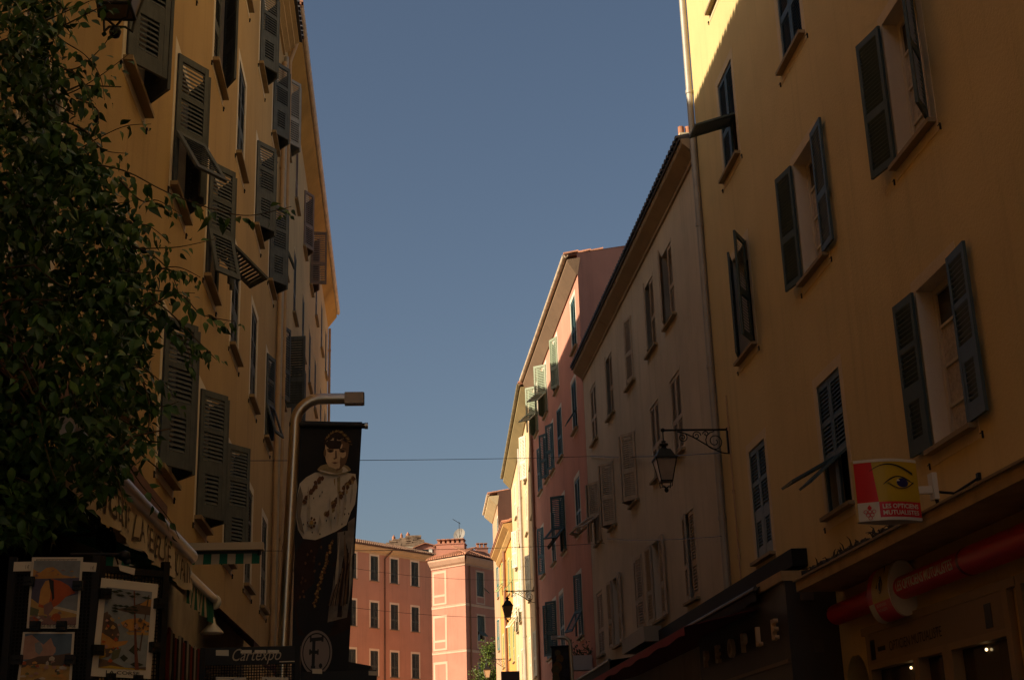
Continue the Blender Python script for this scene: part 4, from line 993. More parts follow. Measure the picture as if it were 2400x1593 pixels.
def grid(m, u0, u1, v0, v1, nu, nv, e, fn=bp):
    b = MB(); b.add([fn(u0+(u1-u0)*i/nu, v0+(v1-v0)*j/nv, e) for j in range(nv+1) for i in range(nu+1)], [(j*(nu+1)+i, j*(nu+1)+i+1, (j+1)*(nu+1)+i+1, (j+1)*(nu+1)+i) for j in range(nv) for i in range(nu)], 0, True); return b
grid(0, 0, 1, 0, 1, 8, 24, 0).build('cloth', M_BNBG, BN)
b = MB(); pA, pB = bp(-.12, .016), bp(1.04, .016); b.tube([pA, pB], .026, 10, 0); b.tube([pB, (pB[0]+.03, pB[1], pB[2])], .03, 10, 1); b.build('rod', [M_BLACK, M_STEEL], BN)
def hue(name, c, n=.35, sc_=14): return mat(name, c, .75, 0, n, sc_)
PR = [hue('print_skin', (.66, .47, .29), .25, 16), hue('print_skin_shade', (.20, .115, .065), .4), hue('print_hair', (.035, .02, .016)), hue('print_gold', (.36, .23, .085), .5, 40), hue('print_fur', (.64, .56, .45), .22, 9),
      hue('print_robe', (.030, .012, .010), .6, 8), hue('print_silk', (.24, .20, .165), .45, 11), hue('print_cream', (.34, .26, .14), .4, 22), hue('print_lip', (.16, .06, .04)), hue('print_fur_spot', (.05, .035, .025)), hue('print_rust', (.16, .07, .03), .6, 30), hue('print_fold', (.46, .39, .30), .3, 20), hue('print_fur_shade', (.20, .165, .13), .4, 12)]
pr = MB(); LAY = [0]
def S(mi, pts):
    LAY[0] += 1; pr.poly([bp(u, v, .0012+.00025*LAY[0]) for u, v in pts], mi)
def blob(mi, cu, cv, ru, rv, wob=.0, n=22, ph=0, a0=0, a1=2*math.pi):
    S(mi, [(cu+ru*math.cos(a)*(1+wob*math.sin(5*a+ph)), cv+rv*math.sin(a)*(1+wob*math.cos(4*a+ph))) for a in [a0+(a1-a0)*k/n for k in range(n)]])
rb = random.Random(21)
# generic robed figure: dark robe, pale cape, head with leaf wreath
S(5, [(.02, .52), (.30, .40), (.75, .42), (.97, .50), (.99, .80), (.70, .83), (.10, .83), (.0, .70)])
S(6, [(.70, .44), (.92, .43), (.99, .62), (.93, .76), (.60, .78), (.62, .70), (.72, .58)])
S(6, [(.86, .40), (.97, .38), (.98, .52), (.90, .56)]); S(5, [(.80, .56), (.86, .48), (.92, .60), (.84, .76), (.76, .76)])
S(4, [(.02, .30), (.06, .25), (.16, .225), (.30, .205), (.50, .20), (.78, .205), (.94, .21), (.98, .26), (.96, .33), (.90, .36), (.84, .41), (.68, .435), (.50, .455), (.34, .47), (.14, .465), (.05, .43), (.01, .38)])
for k in range(9): 
    x = .25+.05*k; S(7, [(x, .225), (x+.05, .22), (x-.08+.02*k, .365), (x-.12+.02*k, .36)]) if k % 2 == 0 else S(3, [(x, .23), (x+.022, .23), (x-.10+.02*k, .36), (x-.115+.02*k, .35)])
for k in range(26):
    t = k/25; blob(10 if k % 3 else 3, .92-.42*t+rb.uniform(-.03, .03), .225+.15*t+rb.uniform(-.006, .006), .035, .010, .2, 9, k)
for k in range(16):
    t = k/15; blob(10, .40-.26*t+rb.uniform(-.02, .02), .225+.10*t+rb.uniform(-.006, .006), .03, .009, .2, 9, k)
for k in range(20): blob(9, rb.uniform(.08, .9), rb.uniform(.25, .45), .010, .0045, .2, 7, k)
for k in range(8): a = k*math.pi/4; blob(10, .27+.06*math.cos(a), .405+.018*math.sin(a), .02, .006, .2, 7, k)
blob(3, .27, .405, .035, .010)
S(12, [(.02, .31), (.07, .26), (.12, .30), (.09, .38), (.16, .45), (.08, .43), (.03, .39)])
for x, v0, v1, w0, lean in ((.20, .26, .44, .05, .03), (.40, .37, .45, .06, -.02), (.55, .30, .44, .05, .05), (.68, .28, .42, .06, .02), (.80, .25, .39, .05, -.03), (.90, .24, .34, .04, -.02)):
    S(11, [(x, v0), (x+w0*.7+lean*.4, (v0+v1)/2), (x+lean, v1), (x-w0*.3+lean*.5, (v0*.4+v1*.6)), (x-w0*.2, v0+.02)])
for x, v0, v1, w0, lean, mi in ((.74, .45, .74, .05, -.04, 11), (.82, .45, .60, .05, .05, 1), (.90, .58, .74, .06, -.05, 1), (.95, .46, .70, .04, .0, 11), (.68, .60, .77, .04, -.03, 6), (.86, .62, .76, .03, -.02, 6)):
    S(mi, [(x, v0), (x+w0*.6+lean*.5, (v0+v1)/2), (x+lean, v1), (x-w0*.4+lean*.5, (v0*.5+v1*.5))])
blob(7, .60, .193, .26, .022, .05); blob(4, .60, .196, .22, .017, .08)
blob(2, .62, .088, .20, .044, .05)                     # hair
S(0, [(.45, .088), (.50, .072), (.62, .066), (.76, .072), (.82, .095), (.81, .14), (.78, .17), (.70, .195), (.61, .202), (.53, .19), (.47, .165), (.44, .13)])
S(1, [(.66, .070), (.76, .072), (.82, .095), (.81, .14), (.78, .17), (.70, .195), (.63, .203), (.64, .185), (.68, .165), (.655, .15), (.665, .12), (.66, .10)])
blob(0, .73, .133, .045, .016); blob(1, .445, .13, .02, .016)
for c_ in (.53, .72):
    blob(1, c_, .1195, .052, .009); blob(2, c_, .1215, .034, .004); blob(2, c_+.004, .1225, .012, .0042)
    S(2, [(c_-.055, .114), (c_, .109), (c_+.05, .112), (c_+.05, .1145), (c_, .112), (c_-.055, .1165)])
S(1, [(.605, .12), (.625, .12), (.64, .15), (.60, .156), (.575, .152), (.605, .148)])
S(8, [(.56, .168), (.61, .165), (.66, .168), (.61, .1735)]); S(1, [(.55, .1665), (.67, .1665), (.61, .168)])
for u_, v_, w_ in ((.50, .070, .05), (.66, .066, .06), (.60, .074, .025), (.77, .075, .05)): blob(2, u_, v_, w_, .011, .1)
for k in range(26):      # leaf wreath
    t = k/25; cu = .46+.36*t; cv = .098-.052*math.sin(math.pi*(t*.85+.12)); sz = .05
    a = -1.9+1.9*t+rb.uniform(-.3, .3); du, dv = sz*math.cos(a), sz*.24*math.sin(a)
    S(3 if k % 4 else 10, [(cu-.012, cv), (cu+du*.5-.014, cv+dv*.5), (cu+du, cv+dv), (cu+du*.5+.014, cv+dv*.5+.003)])
for k in range(46):      # gold embroidery down the robe
    t = k/45; cu = .62-.26*t; cv = .48+.24*t; blob(3 if k % 2 else 10, cu+rb.uniform(-.025, .025), cv+rb.uniform(-.004, .004), .022, .0055, .3, 8, k)
for k in range(14): blob(10, rb.uniform(.08, .45), rb.uniform(.50, .70), .018, .006, .3, 8, k)
for k in range(9): S(5 if k % 2 else 1, [(.93-.03*k, .50+.02*k), (.945-.03*k, .50+.02*k), (.90-.035*k, .72), (.885-.035*k, .72)])
pr.build('printed_figure', PR, BN)
em = MB(); EU, EV = .43, .893; RU, RV = .275, .082
for r, mi in ((1.0, 0), (.89, 1), (.83, 0)): em.poly([bp(EU+RU*r*math.cos(a), EV+RV*r*math.sin(a), .016+.001*(1-r)*10) for a in [2*math.pi*k/40 for k in range(40)]], mi)
def er(x0, y0, x1, y1, sk=0.): em.poly([bp(EU+RU*x, EV+RV*y, .019) for x, y in ((x0, y0+sk), (x1, y0-sk), (x1, y1-sk), (x0, y1+sk))], 1)
er(-.38, -.68, .34, -.52, .03); er(-.44, -.74, -.34, -.46); er(.30, -.78, .42, -.50); er(-.28, -.55, -.08, .68); er(-.42, -.10, .10, .05); er(-.46, -.15, -.36, .10); er(.06, -.16, .14, .09); er(-.32, .58, -.04, .70)
em.poly([bp(EU+RU*(.30+.11*math.cos(a)), EV+RV*(.57+.11*math.sin(a)), .019) for a in [2*math.pi*k/14 for k in range(14)]], 1)
em.build('emblem', [hue('emblem_grey', (.26, .22, .21), .08, 6), M_BLACK], BN)
# the smaller lamp and banner farther down on the right
S2_ = thing('street_lamp', 'distant slim street lamp bending left above a small banner', 'street lamp', (4.4, 37, 0))
YB = 37.0; t2 = atY(1336, 1505, YB); l2 = atY(1343, 1600, YB); a2 = atY(1318, 1492.5, YB); h2 = atY(1306, 1493, YB); e2 = atY(1292, 1493, YB)
b = MB(); rr2 = .2; pts = [Vector((l2.x+.05, YB, 0)), Vector((t2.x, YB, a2.z-rr2))]
for k in range(1, 9):
    a = math.pi/2*k/8; pts.append(Vector((t2.x-rr2+rr2*math.cos(a), YB, a2.z-rr2+rr2*math.sin(a))))
pts.append(Vector((h2.x, YB, a2.z))); b.tube(pts, .05, 10); b.build('pole', M_STEEL, S2_)
b = MB(); b.box(e2.x, h2.x, YB-.05, YB+.05, a2.z-.055, a2.z+.05); b.build('lamp_head', M_LHEAD, S2_)
B2 = thing('banner', 'small distant banner with an orange and yellow print on the right', 'banner', (4.2, 37, 4.5))
b = MB(); qa = [atY(1292, 1515, YB), atY(1335, 1513, YB), atY(1340, 1640, YB), atY(1298, 1640, YB)]; b.poly([(p.x, YB-.01, p.z) for p in qa]); b.build('cloth', mat('small_banner_print', (.03, .022, .02), .8, 0, .3, 2), B2)
b = MB()
for k in range(16):
    u, v = rb.uniform(.15, .8), .12+.85*k/16; p = qa[0].lerp(qa[1], u).lerp(qa[3].lerp(qa[2], u), v); r = rb.uniform(.05, .13)
    b.poly([(p.x+r*math.cos(a), YB-.014-.001*k, p.z+r*1.1*math.sin(a)) for a in [2*math.pi*j/10 for j in range(10)]], k % 3)
b.build('print', [hue('print_ochre', (.12, .085, .03)), hue('print_violet', (.04, .03, .035)), hue('print_orange', (.18, .08, .015))], B2)
b = MB(); b.tube([(qa[0].x-.03, YB, qa[0].z), (qa[1].x+.03, YB, qa[1].z)], .03, 8); b.build('rod', M_BLACK, B2)
# sign board seen from behind at the bottom of the street
b = MB(); p, q = atY(1174, 1573, 45), atY(1217, 1572, 45); b.box(p.x, q.x, 44.9, 45.0, p.z-.9, p.z)
sg_ = thing('shop_sign', 'brown shop sign board with dark script at the bottom of the street', 'sign', ((p.x+q.x)/2, 45, p.z)); b.build('board', mat('brown_sign_board', (.16, .12, .09), .7), sg_)
b = MB()
for k, (u0, w0, h0) in enumerate(((.12, .07, .10), (.40, .05, .12), (.52, .09, .16), (.66, .06, .14))): b.box(p.x+(q.x-p.x)*u0, p.x+(q.x-p.x)*u0+w0, 44.885, 44.9, p.z-.42, p.z-.42+h0)
b.build('print', M_INK, sg_)
# ------------------------------------------------------------------ small street tree
TX, TY = 5.85, 90.0
TR_ = thing('street_tree', 'small sunlit green tree at the end of the street beside the orange building', 'tree', (TX, TY, 0))
b = MB(); b.tube([(TX, TY, 0), (TX+.05, TY, 2.5), (TX-.05, TY+.1, 5), (TX+.1, TY, 9.9)], [.18, .15, .11, .03], 8)
rt = random.Random(12); tips = []
for k in range(34):
    z = rt.uniform(3.4, 9.9); a = rt.uniform(0, 6.28); L_ = rt.uniform(.5, 1.3)*(1.1 if z < 8.5 else .6)
    p = Vector((TX, TY, z)); q = p+Vector((math.cos(a)*L_, math.sin(a)*L_, rt.uniform(.2, .9))); b.tube([p, (p+q)/2+Vector((0, 0, .1)), q], [.04, .025, .008], 5, 0, False); tips.append((p, q))
b.build('trunk', mat('tree_bark', (.10, .075, .05), .9), TR_)
b = MB()
for k in range(8500):
    p, q = rt.choice(tips); c = p.lerp(q, rt.uniform(.25, 1.15))+Vector((rt.gauss(0, .2), rt.gauss(0, .2), rt.gauss(0, .22)))
    u = Vector((rt.gauss(0, 1), rt.gauss(0, 1), rt.gauss(0, .6))).normalized()*rt.uniform(.05, .10); v = u.orthogonal().normalized(); v.rotate(Matrix.Rotation(rt.uniform(0, 6.28), 3, u)); v *= u.length*.5
    b.poly([c-u, c+v, c+u, c-v], rt.randrange(3))
o = b.build('crown', [mat('sun_leaf', (.13, .17, .02), .6), mat('mid_leaf', (.09, .13, .015), .6), mat('deep_leaf', (.06, .09, .015), .6)], TR_); o['kind'] = 'stuff'
# ------------------------------------------------------------------ left shop awnings
XA = -1.42
def vy(px, py, X=XA): p = atX(px, py, X); return p.y, p.z
M_WAW = mat('white_awning_cloth', (.56, .46, .33), .9, 0, .12, 6); M_LET = mat('brown_awning_lettering', (.085, .055, .035), .9)
M_ALU = mat('aluminium_bar', (.55, .48, .40), .35, .7)
(yA, zA), (yB, zB) = vy(150, 1000), vy(447, 1304)
def barz(y): return zA+(zB-zA)*(y-yA)/(yB-yA)
wa = thing('shop_awning', 'white awning lettered BOULANGERIE LA SEMEUSE beneath the leaves', 'awning', (-1.9, 8, 3.3))
b = MB(); b.tube([(XA, yA, zA), (XA, yB, zB)], .05, 14); b.build('front_bar', M_ALU, wa)
VH = .215
def val(y, f, e=0.):    # f 0 top .. 1 bottom
    sw = .016*math.sin(y*7.3)+.009*math.sin(y*17+1.)+.006*math.sin(y*31)
    return (XA+.012+e+sw*f, y, barz(y)-.03-VH*f-(.020*abs(math.sin(y*5.2))*f))
b = MB(); n = 110; m_ = 5
b.add([val(yA+(yB-yA)*i/n, j/m_) for j in range(m_+1) for i in range(n+1)], [(j*(n+1)+i, j*(n+1)+i+1, (j+1)*(n+1)+i+1, (j+1)*(n+1)+i) for j in range(m_) for i in range(n)], 0, True); b.build('valance', M_WAW, wa)
b = MB(); b.hexa([(XL, yA, zA+1.0), (XL, yB, zB+1.0), (XA, yB, zB), (XA, yA, zA), (XL, yA, zA+1.015), (XL, yB, zB+1.015), (XA, yB, zB+.015), (XA, yA, zA+.015)]); b.build('canopy', mat('brown_awning_canopy', (.12, .05, .025), .9, 0, .2, 3), wa)
for tx, pa, pb_ in (('BOULANGERIE', (150, 1085), (298, 1222)), ('LA SEMEUSE', (311, 1240), (391, 1305)), ('DU PAIN', (402, 1318), (439, 1352))):
    ya, yb = vy(*pa)[0], vy(*pb_)[0]; ww = text_w(tx, .19)
    text('lettering', tx, .19, lambda x, y, z, ya=ya, yb=yb, ww=ww: val(ya+(yb-ya)*x/ww, .80-.62*y/.137, .004), M_LET, wa)
M_GRN = mat('green_awning_cloth', (.012, .12, .075), .85, 0, .2, 6); M_CRM = mat('cream_awning_cloth', (.42, .36, .27), .9, 0, .12, 6)
ga = thing('shop_awning', 'green and white striped awning running along the left wall beyond the white one', 'awning', (-1.8, 10, 3.1))
(yC, zC), (yD, zD) = vy(436, 1343), vy(501, 1404)
b = MB(); b.tube([(XA, yC, zC), (XA, yD, zD)], .036, 12); b.build('front_bar', M_ALU, ga)
b = MB(); b.lathe([(0, -.03), (.055, -.03), (.06, 0), (.055, .03), (0, .03)], (0, 0, 0), 14); b.v = [Vector((XA+v.x, yD+.01+v.z, zD-.02+v.y)) for v in b.v]; b.build('end_cap', M_WHITE, ga)
b = MB(); n = 22
for k in range(n):
    y0, y1 = yC+(yD-yC)*k/n, yC+(yD-yC)*(k+1)/n; z0, z1 = zC+(zD-zC)*k/n, zC+(zD-zC)*(k+1)/n
    b.poly([(XA, y0, z0-.03), (XA, y1, z1-.03), (XA+.015*math.sin(k), y1, z1-.19), (XA+.015*math.sin(k-1), y0, z0-.19)], 0 if (k % 2 or k > 14) else 1)
b.build('valance', [M_GRN, M_CRM], ga)
b = MB(); b.hexa([(XL, yC, zC+.5), (XL, yD, zD+.5), (XA, yD, zD), (XA, yC, zC), (XL, yC, zC+.515), (XL, yD, zD+.515), (XA, yD, zD+.015), (XA, yC, zC+.015)]); b.build('canopy', M_GRN, ga)
b = MB(); lw = atX(497, 1462, XA); b.lathe([(0, .06), (.02, .05), (.03, 0), (.09, -.06), (.09, -.07), (0, -.07)], lw, 10); b.build('spot_lamp', M_WHITE, ga)
ca = thing('shop_awning', 'cream cassette awning with short green and white stripes facing the camera', 'awning', (-1.8, 12, 3.6))
YC_ = 12.0; pL, pR = atY(240, 1281, YC_), atY(618, 1280, YC_)
b = MB(); b.box(pL.x, pR.x, YC_-.06, YC_+.06, atY(530, 1290, YC_).z, atY(530, 1273, YC_).z); b.build('cassette', mat('cream_cassette', (.52, .42, .29), .6), ca)
b = MB(); zt_, zb_ = atY(530, 1297, YC_).z, atY(530, 1322, YC_).z; k = 0; x = pR.x-.03
while x > pL.x: 
    b.poly([(x, YC_+.0, zt_), (x-.068, YC_, zt_), (x-.068, YC_-.02, zb_), (x, YC_-.02, zb_)], k % 2); x -= .068; k += 1
b.build('valance', [M_GRN, M_CRM], ca)
b = MB(); b.box(pL.x, pR.x-.02, YC_+.0, YC_+.02, zt_-.01, atY(530, 1290, YC_).z); b.build('under_rail', M_DGREY, ca)
b = MB(); b.tube([(pR.x-.04, YC_, atY(530, 1290, YC_).z), (pR.x-.04, YC_, zt_-.02)], .012, 6); b.tube([(pL.x+.1, YC_, zt_), (XL, YC_+.3, zt_)], .02, 6); b.build('arm', M_IRON, ca)
awning('shop_awning', 'dark wine red awning low on the left behind the lamp post', 12.6, 24.0, XL, 4.15, -1.25, 2.95, .12, mat('wine_red_fabric', (.07, .018, .014), .9, 0, .3, 3), mat('wine_red_valance', (.08, .02, .015), .9), None)
# display board with necklaces under the green awning
nb = thing('display_board', 'pale display board hung with necklaces under the green striped awning', 'display board', (-1.75, 10.5, 2.5))
XN = -1.74; pa, pb_ = atX(372, 1390, XN), atX(481, 1460, XN)
b = MB(); b.box(XN-.03, XN, pa.y, pb_.y, 1.7, pa.z+.15); b.build('board', mat('pale_board', (.42, .34, .22), .85, 0, .25, 5), nb)
rn = random.Random(4); nm = [mat('silver_beads', (.30, .28, .24), .4), mat('dark_beads', (.03, .028, .025), .4), mat('red_beads', (.20, .03, .02), .5), M_BLACK]
for k in range(22):
    y = pa.y+.15+(pb_.y-pa.y-.3)*k/21; zt_ = pa.z-.22+rn.uniform(-.03, .03); L_ = rn.uniform(.35, .6)
    b = MB(); xx = XN+.012; b.tube([(xx, y-.02, zt_), (xx, y-.028, zt_-L_*.7), (xx, y, zt_-L_), (xx, y+.028, zt_-L_*.7), (xx, y+.02, zt_)], .010, 5, 0, False)
    b.build('necklace', nm[k % 4 if k > 3 else 2], nb)
# black bird shaped shop sign
bs = thing('bird_sign', 'black iron bird ornament hanging under the white awning', 'ornament', (-1.9, 9.0, 3.2))
YO = 9.0
def o_(px, py): return atY(px, py, YO)
b = MB(); b.tube([o_(236, 1246), o_(246, 1262), o_(258, 1280), o_(268, 1298)], [.035, .07, .05, .008], 10); b.build('body', M_IRON, bs)
b = MB(); b.lathe([(0, -.045), (.035, -.025), (.045, 0), (.035, .03), (0, .045)], o_(241, 1248), 10); b.tube([o_(236, 1250), o_(200, 1253), o_(168, 1254)], [.02, .014, .003], 8); b.build('head', M_IRON, bs)
b = MB(); b.tube([o_(262, 1236), o_(270, 1298), o_(277, 1322)], .006, 5)
for k in range(3): b.tube(spiral(o_(224+12*k, 1232), .05, 1.5, k), .008, 5)
b.tube([o_(214, 1226), o_(254, 1226)], .008, 5); b.build('ironwork', M_IRON, bs)
# ------------------------------------------------------------------ postcard racks
M_RACK = mat('black_rack_metal', (.012, .011, .010), .55, .1)
def wires(b, O, U, V, wu, hv, pitch, r):
    nu, nv = int(wu/pitch), int(hv/pitch); N_ = U.cross(V).normalized()
    for i in range(nu+1):
        c = O+U*(wu*i/nu)+V*(hv/2); b.obox(c, U*r, N_*r*.6, V*(hv/2))
    for j in range(nv+1):
        c = O+V*(hv*j/nv)+U*(wu/2); b.obox(c, V*r, N_*r*.6+N_*0, U*(wu/2))
def quadfn(corners, push=0.0):
    a, b_, c, d = corners; nn = (b_-a).cross(d-a).normalized()
    if nn.dot(CAM-a) < 0: nn = -nn
    def f(u, v, e=0.): return a.lerp(b_, u).lerp(d.lerp(c, u), v)+nn*(e+push)
    return f
def poster(label, corners, art, mats, title=None, group=None, th=.0012):
    f = quadfn(corners); t = thing('poster', label, 'poster', f(.5, 1), group=group)
    b = MB(); b.hexa([f(0, 1, -th), f(1, 1, -th), f(1, 0, -th), f(0, 0, -th), f(0, 1), f(1, 1), f(1, 0), f(0, 0)]); b.build('sheet', M_PAPER, t)
    b = MB()
    for k, (mi, pts) in enumerate(art): b.poly([f(u, v, .0006+.00012*k) for u, v in pts], mi)
    b.build('print', mats, t)
    if title:
        tx, u0, u1, v, hgt = title; ww = text_w(tx, 1.0); W_ = (corners[1]-corners[0]).length; H_ = (corners[3]-corners[0]).length
        text('lettering', tx, 1.0, lambda x, y, z: f(u0+(u1-u0)*x/ww, v-y*hgt/.69, .004), M_INK, t, bold=.012)
    return t
def clip(parent, c, w_, h_, nrm):
    b = MB(); U = Vector((0, 0, 1)).cross(nrm).normalized(); b.obox(c+nrm*.008, U*w_, nrm*.010, Vector((0, 0, h_))); b.obox(c+nrm*.02+Vector((0, 0, h_*.3)), U*w_*.7, nrm*.004, Vector((0, 0, h_*.4))); b.build('clip', M_BLACK, parent)
def label_card(parent, corners, tx=None):
    f = quadfn(corners); b = MB(); b.hexa([f(0, 1, -.001), f(1, 1, -.001), f(1, 0, -.001), f(0, 0, -.001), f(0, 1), f(1, 1), f(1, 0), f(0, 0)]); o = b.build('price_card', M_PAPER, parent)
    if tx: ww = text_w(tx, 1.0); text('lettering', tx, 1.0, lambda x, y, z: f(.62+.2*x/ww, .80-.42*y/.69, .0015), M_INK, parent)
    return o
YR = 4.5
r1 = thing('postcard_rack', 'tall black mesh poster rack in the lower left corner', 'display rack', (-1.1, 4.6, 0))
pTL, pTR = atY(30, 1335, YR), atY(226, 1338, YR); zt_ = pTL.z
UA = Vector((1, 0, 0)); UB = Vector((.78, .625, 0)); VZ = Vector((0, 0, -1))
OA = Vector((pTL.x, YR, zt_)); wA = pTR.x-pTL.x; OB = Vector((pTR.x+.012, YR+.005, zt_+.0)); wB = .228
for O, U, w_ in ((OA, UA, wA), (OB, UB, wB)):
    b = MB(); wires(b, O, U, VZ, w_, 1.25, .0115, .0017); m_ = b.build('mesh_panel', M_RACK, r1)
    b = MB(); 
    for c in (O, O+U*w_): b.obox(c+VZ*.62, U*.011, U.cross(VZ)*.011, VZ*.66)
    b.obox(O+U*(w_/2), U*(w_/2), U.cross(VZ)*.008, VZ*.010); b.build('post', M_RACK, r1)
b = MB(); b.tube([(OA.x+.3, 4.75, 0), (OA.x+.3, 4.75, 1.6)], .03, 10); b.lathe([(0, 0), (.32, 0), (.32, .03), (.03, .05)], (OA.x+.3, 4.75, 0), 20); b.build('stand', M_RACK, r1)
b = MB(); b.tube([atY(165, 1299, 4.7), atY(285, 1299, 4.7)], .006, 8); b.lathe([(0, -.02), (.018, -.012), (.02, 0), (.018, .012), (0, .02)], atY(292, 1302, 4.7), 10); b.tube([atY(292, 1302, 4.7), atY(300, 1320, 4.7)], .012, 8); b.build('top_rail', M_RACK, r1)
def A_(px, py, push=.012): return atY(px, py, YR-push)
nB = UB.cross(VZ).normalized(); nB = nB if nB.dot(CAM-OB) > 0 else -nB
def B_(px, py, push=.014):
    p0 = OB+nB*push; d = ray(px, py); return CAM+d*((p0-CAM).dot(nB)/d.dot(nB))
def pm(name, c, n=.25): return mat(name, c, .6, 0, n, 30)
def curve(fn, n=14, a=0, b=1): return [(a+(b-a)*k/n, fn(a+(b-a)*k/n)) for k in range(n+1)]
M_P = [pm('poster_sky', (.22, .235, .24)), pm('poster_orange', (.50, .24, .06)), pm('poster_violet', (.085, .075, .12)), pm('poster_red', (.42, .085, .02)), pm('poster_sand', (.45, .27, .08)), pm('poster_mauve', (.24, .13, .11)), pm('poster_black', (.02, .017, .017)), pm('poster_green', (.13, .13, .06)),
       pm('poster_blue', (.10, .15, .20)), pm('poster_cream', (.52, .44, .32)), pm('poster_rock', (.12, .075, .05)), pm('poster_yellow', (.45, .30, .03)), pm('poster_water', (.24, .26, .25)), pm('poster_pink', (.42, .24, .17)), pm('poster_trunk', (.17, .055, .03)), pm('poster_leaf', (.035, .04, .02))]
g = .045
art1 = [(0, [(g, .05), (1-g, .05), (1-g, .5), (g, .5)]), (2, [(g, .29), (1-g, .29), (1-g, .62), (g, .70)]), (1, [(g, .17), (.18, .22), (.30, .15), (.42, .14), (.50, .17), (.62, .25), (.80, .28), (1-g, .29), (g, .31)]),
        (0, [(.45, .70), (.62, .58), (1-g, .52), (1-g, .78), (.6, .72)]), (4, [(g, .58), (.2, .66), (.5, .72), (1-g, .80), (1-g, .95), (g, .95)]), (9, [(.42, .68), (.6, .70), (1-g, .76), (1-g, .79), (.6, .74)]),
        (3, [(.42, .31), (.60, .34), (.75, .40), (.90, .50), (.72, .56), (.60, .66), (.45, .73), (.30, .72), (.20, .70), (.24, .50), (.30, .36)]), (1, [(.20, .66), (.22, .46), (.30, .34), (.40, .32), (.42, .55), (.38, .70)]),
        (6, [(.36, .31), (.46, .33), (.48, .48), (.50, .58), (.46, .62), (.44, .52), (.40, .44)]), (5, [(.30, .68), (.44, .62), (.50, .72), (.40, .82), (.32, .80)]), (7, [(g, .70), (.22, .74), (.20, .84), (g, .82)]), (5, [(g, .84), (.3, .82), (.6, .86), (1-g, .84), (1-g, .95), (g, .95)]),
        (3, [(.56+.09*math.cos(a), .85+.06*math.sin(a)) for a in [2*math.pi*k/14 for k in range(14)]])]
ra = random.Random(9)
for k in range(26):
    u, v = ra.uniform(.1, .85), ra.uniform(.76, .94); s1 = ra.uniform(.015, .05); art1.append((ra.choice([5, 3, 7, 1, 9]), [(u-s1, v), (u, v-s1*.5), (u+s1, v+.004), (u, v+s1*.4)]))
for k in range(14):
    u, v = ra.uniform(.10, .9), ra.uniform(.17, .28); v = max(v, .16+.12*abs(u-.45)); s1 = ra.uniform(.02, .06); art1.append((ra.choice([4, 5, 1]), [(u-s1, v+.01), (u, v-.012), (u+s1, v+.008)]))
art1 += [(6, [(.10+.025*k, .035), (.118+.025*k, .035), (.118+.025*k, .05-.004*(k % 3)), (.10+.025*k, .05)]) for k in range(32)]
P1 = poster('orange and violet seaside poster lettered LA PLAGE DE CALVI on the mesh rack', [A_(75, 1305), A_(195, 1305), A_(183, 1472), A_(62, 1471)], art1, M_P, ('LA PLAGE DE CALVI CORSE', .05, .95, .985, .035), 'posters clipped to the mesh rack')
ra = random.Random(31); art2 = [(8, [(g, .03), (1-g, .03), (1-g, .5), (g, .5)]), (13, [(g, .08), (.18, .05), (.30, .14), (.42, .22), (.55, .10), (.62, .24), (.70, .30), (.6, .42), (.3, .46), (g, .48)]), (0, [(.25, .2), (.35, .16), (.42, .3), (.36, .4), (.28, .34)]), (8, [(.66, .26), (1-g, .26), (1-g, .34), (.66, .36)]), (10, [(g, .52), (.35, .42), (.7, .40), (1-g, .36), (1-g, 1.2), (g, 1.2)]), (4, [(g, .62), (.4, .55), (1-g, .6), (1-g, 1.2), (g, 1.2)])]
for k in range(60):
    u, v = ra.uniform(.08, .88), ra.uniform(.46, 1.15); s1, s2 = ra.uniform(.025, .07), ra.uniform(.012, .035)
    art2.append((ra.choice([1, 9, 3, 13, 4, 9, 7, 1, 10]), [(u-s1, v-s2*.4), (u, v-s2*1.3), (u+s1, v-s2*.3), (u+s1*.8, v+s2), (u-s1*.9, v+s2)]))
poster('poster of a hill village with orange roofs, below the seaside poster', [A_(54, 1480), A_(175, 1480), A_(166, 1596+20), A_(38, 1596+20)], [(m, [(u, min(v, 1.0)) for u, v in p]) for m, p in art2], M_P, None, 'posters clipped to the mesh rack')
h = .10
art3 = [(12, [(h, .09), (1-h, .09), (1-h, .90), (h, .90)]), (0, [(h, .09), (1-h, .09), (1-h, .30), (h, .30)]), (10, [(.28, .31), (.45, .285), (.6, .25), (.8, .20), (1-h, .19), (1-h, .34), (.5, .33)]), (1, [(.70, .24), (.82, .18), (1-h, .17), (1-h, .25)]),
        (10, [(h, .36), (.16, .34), (.22, .42), (.34, .46), (.40, .56), (.38, .70), (.25, .80), (h, .82)]), (1, [(.40, .44), (.52, .40), (.70, .38), (1-h, .42), (1-h, .50), (.6, .52), (.45, .48)]), (4, [(.5, .53), (1-h, .52), (1-h, .55), (.55, .56)]),
        (1, [(h, .56), (.24, .60), (.34, .64), (.56, .62), (.52, .66), (.36, .70), (.20, .72), (h, .70)]), (11, [(h, .66), (.18, .72), (.2, .80), (h, .83)]), (7, [(.30, .74), (.45, .70), (.42, .80), (.30, .84)]),
        (10, [(h, .82), (.3, .84), (.55, .90), (1-h, .88), (1-h, .915), (h, .915)]), (11, [(h, .91), (.3, .885), (.6, .90), (1-h, .91), (1-h, .915), (h, .915)]), (15, [(.44, .80), (.50, .765), (.58, .80), (.52, .84)]), (15, [(.58, .72), (.66, .66), (.76, .70), (.68, .76)]), (15, [(.62, .86), (.72, .83), (.86, .86), (.72, .89)]),
        (14, [(.565, .10), (.59, .10), (.66, .45), (.72, .70), (.78, .915), (.71, .915), (.67, .70), (.63, .45)]), (10, [(.83, .13), (.855, .13), (.80, .5), (.78, .72), (.75, .72), (.78, .5)])]
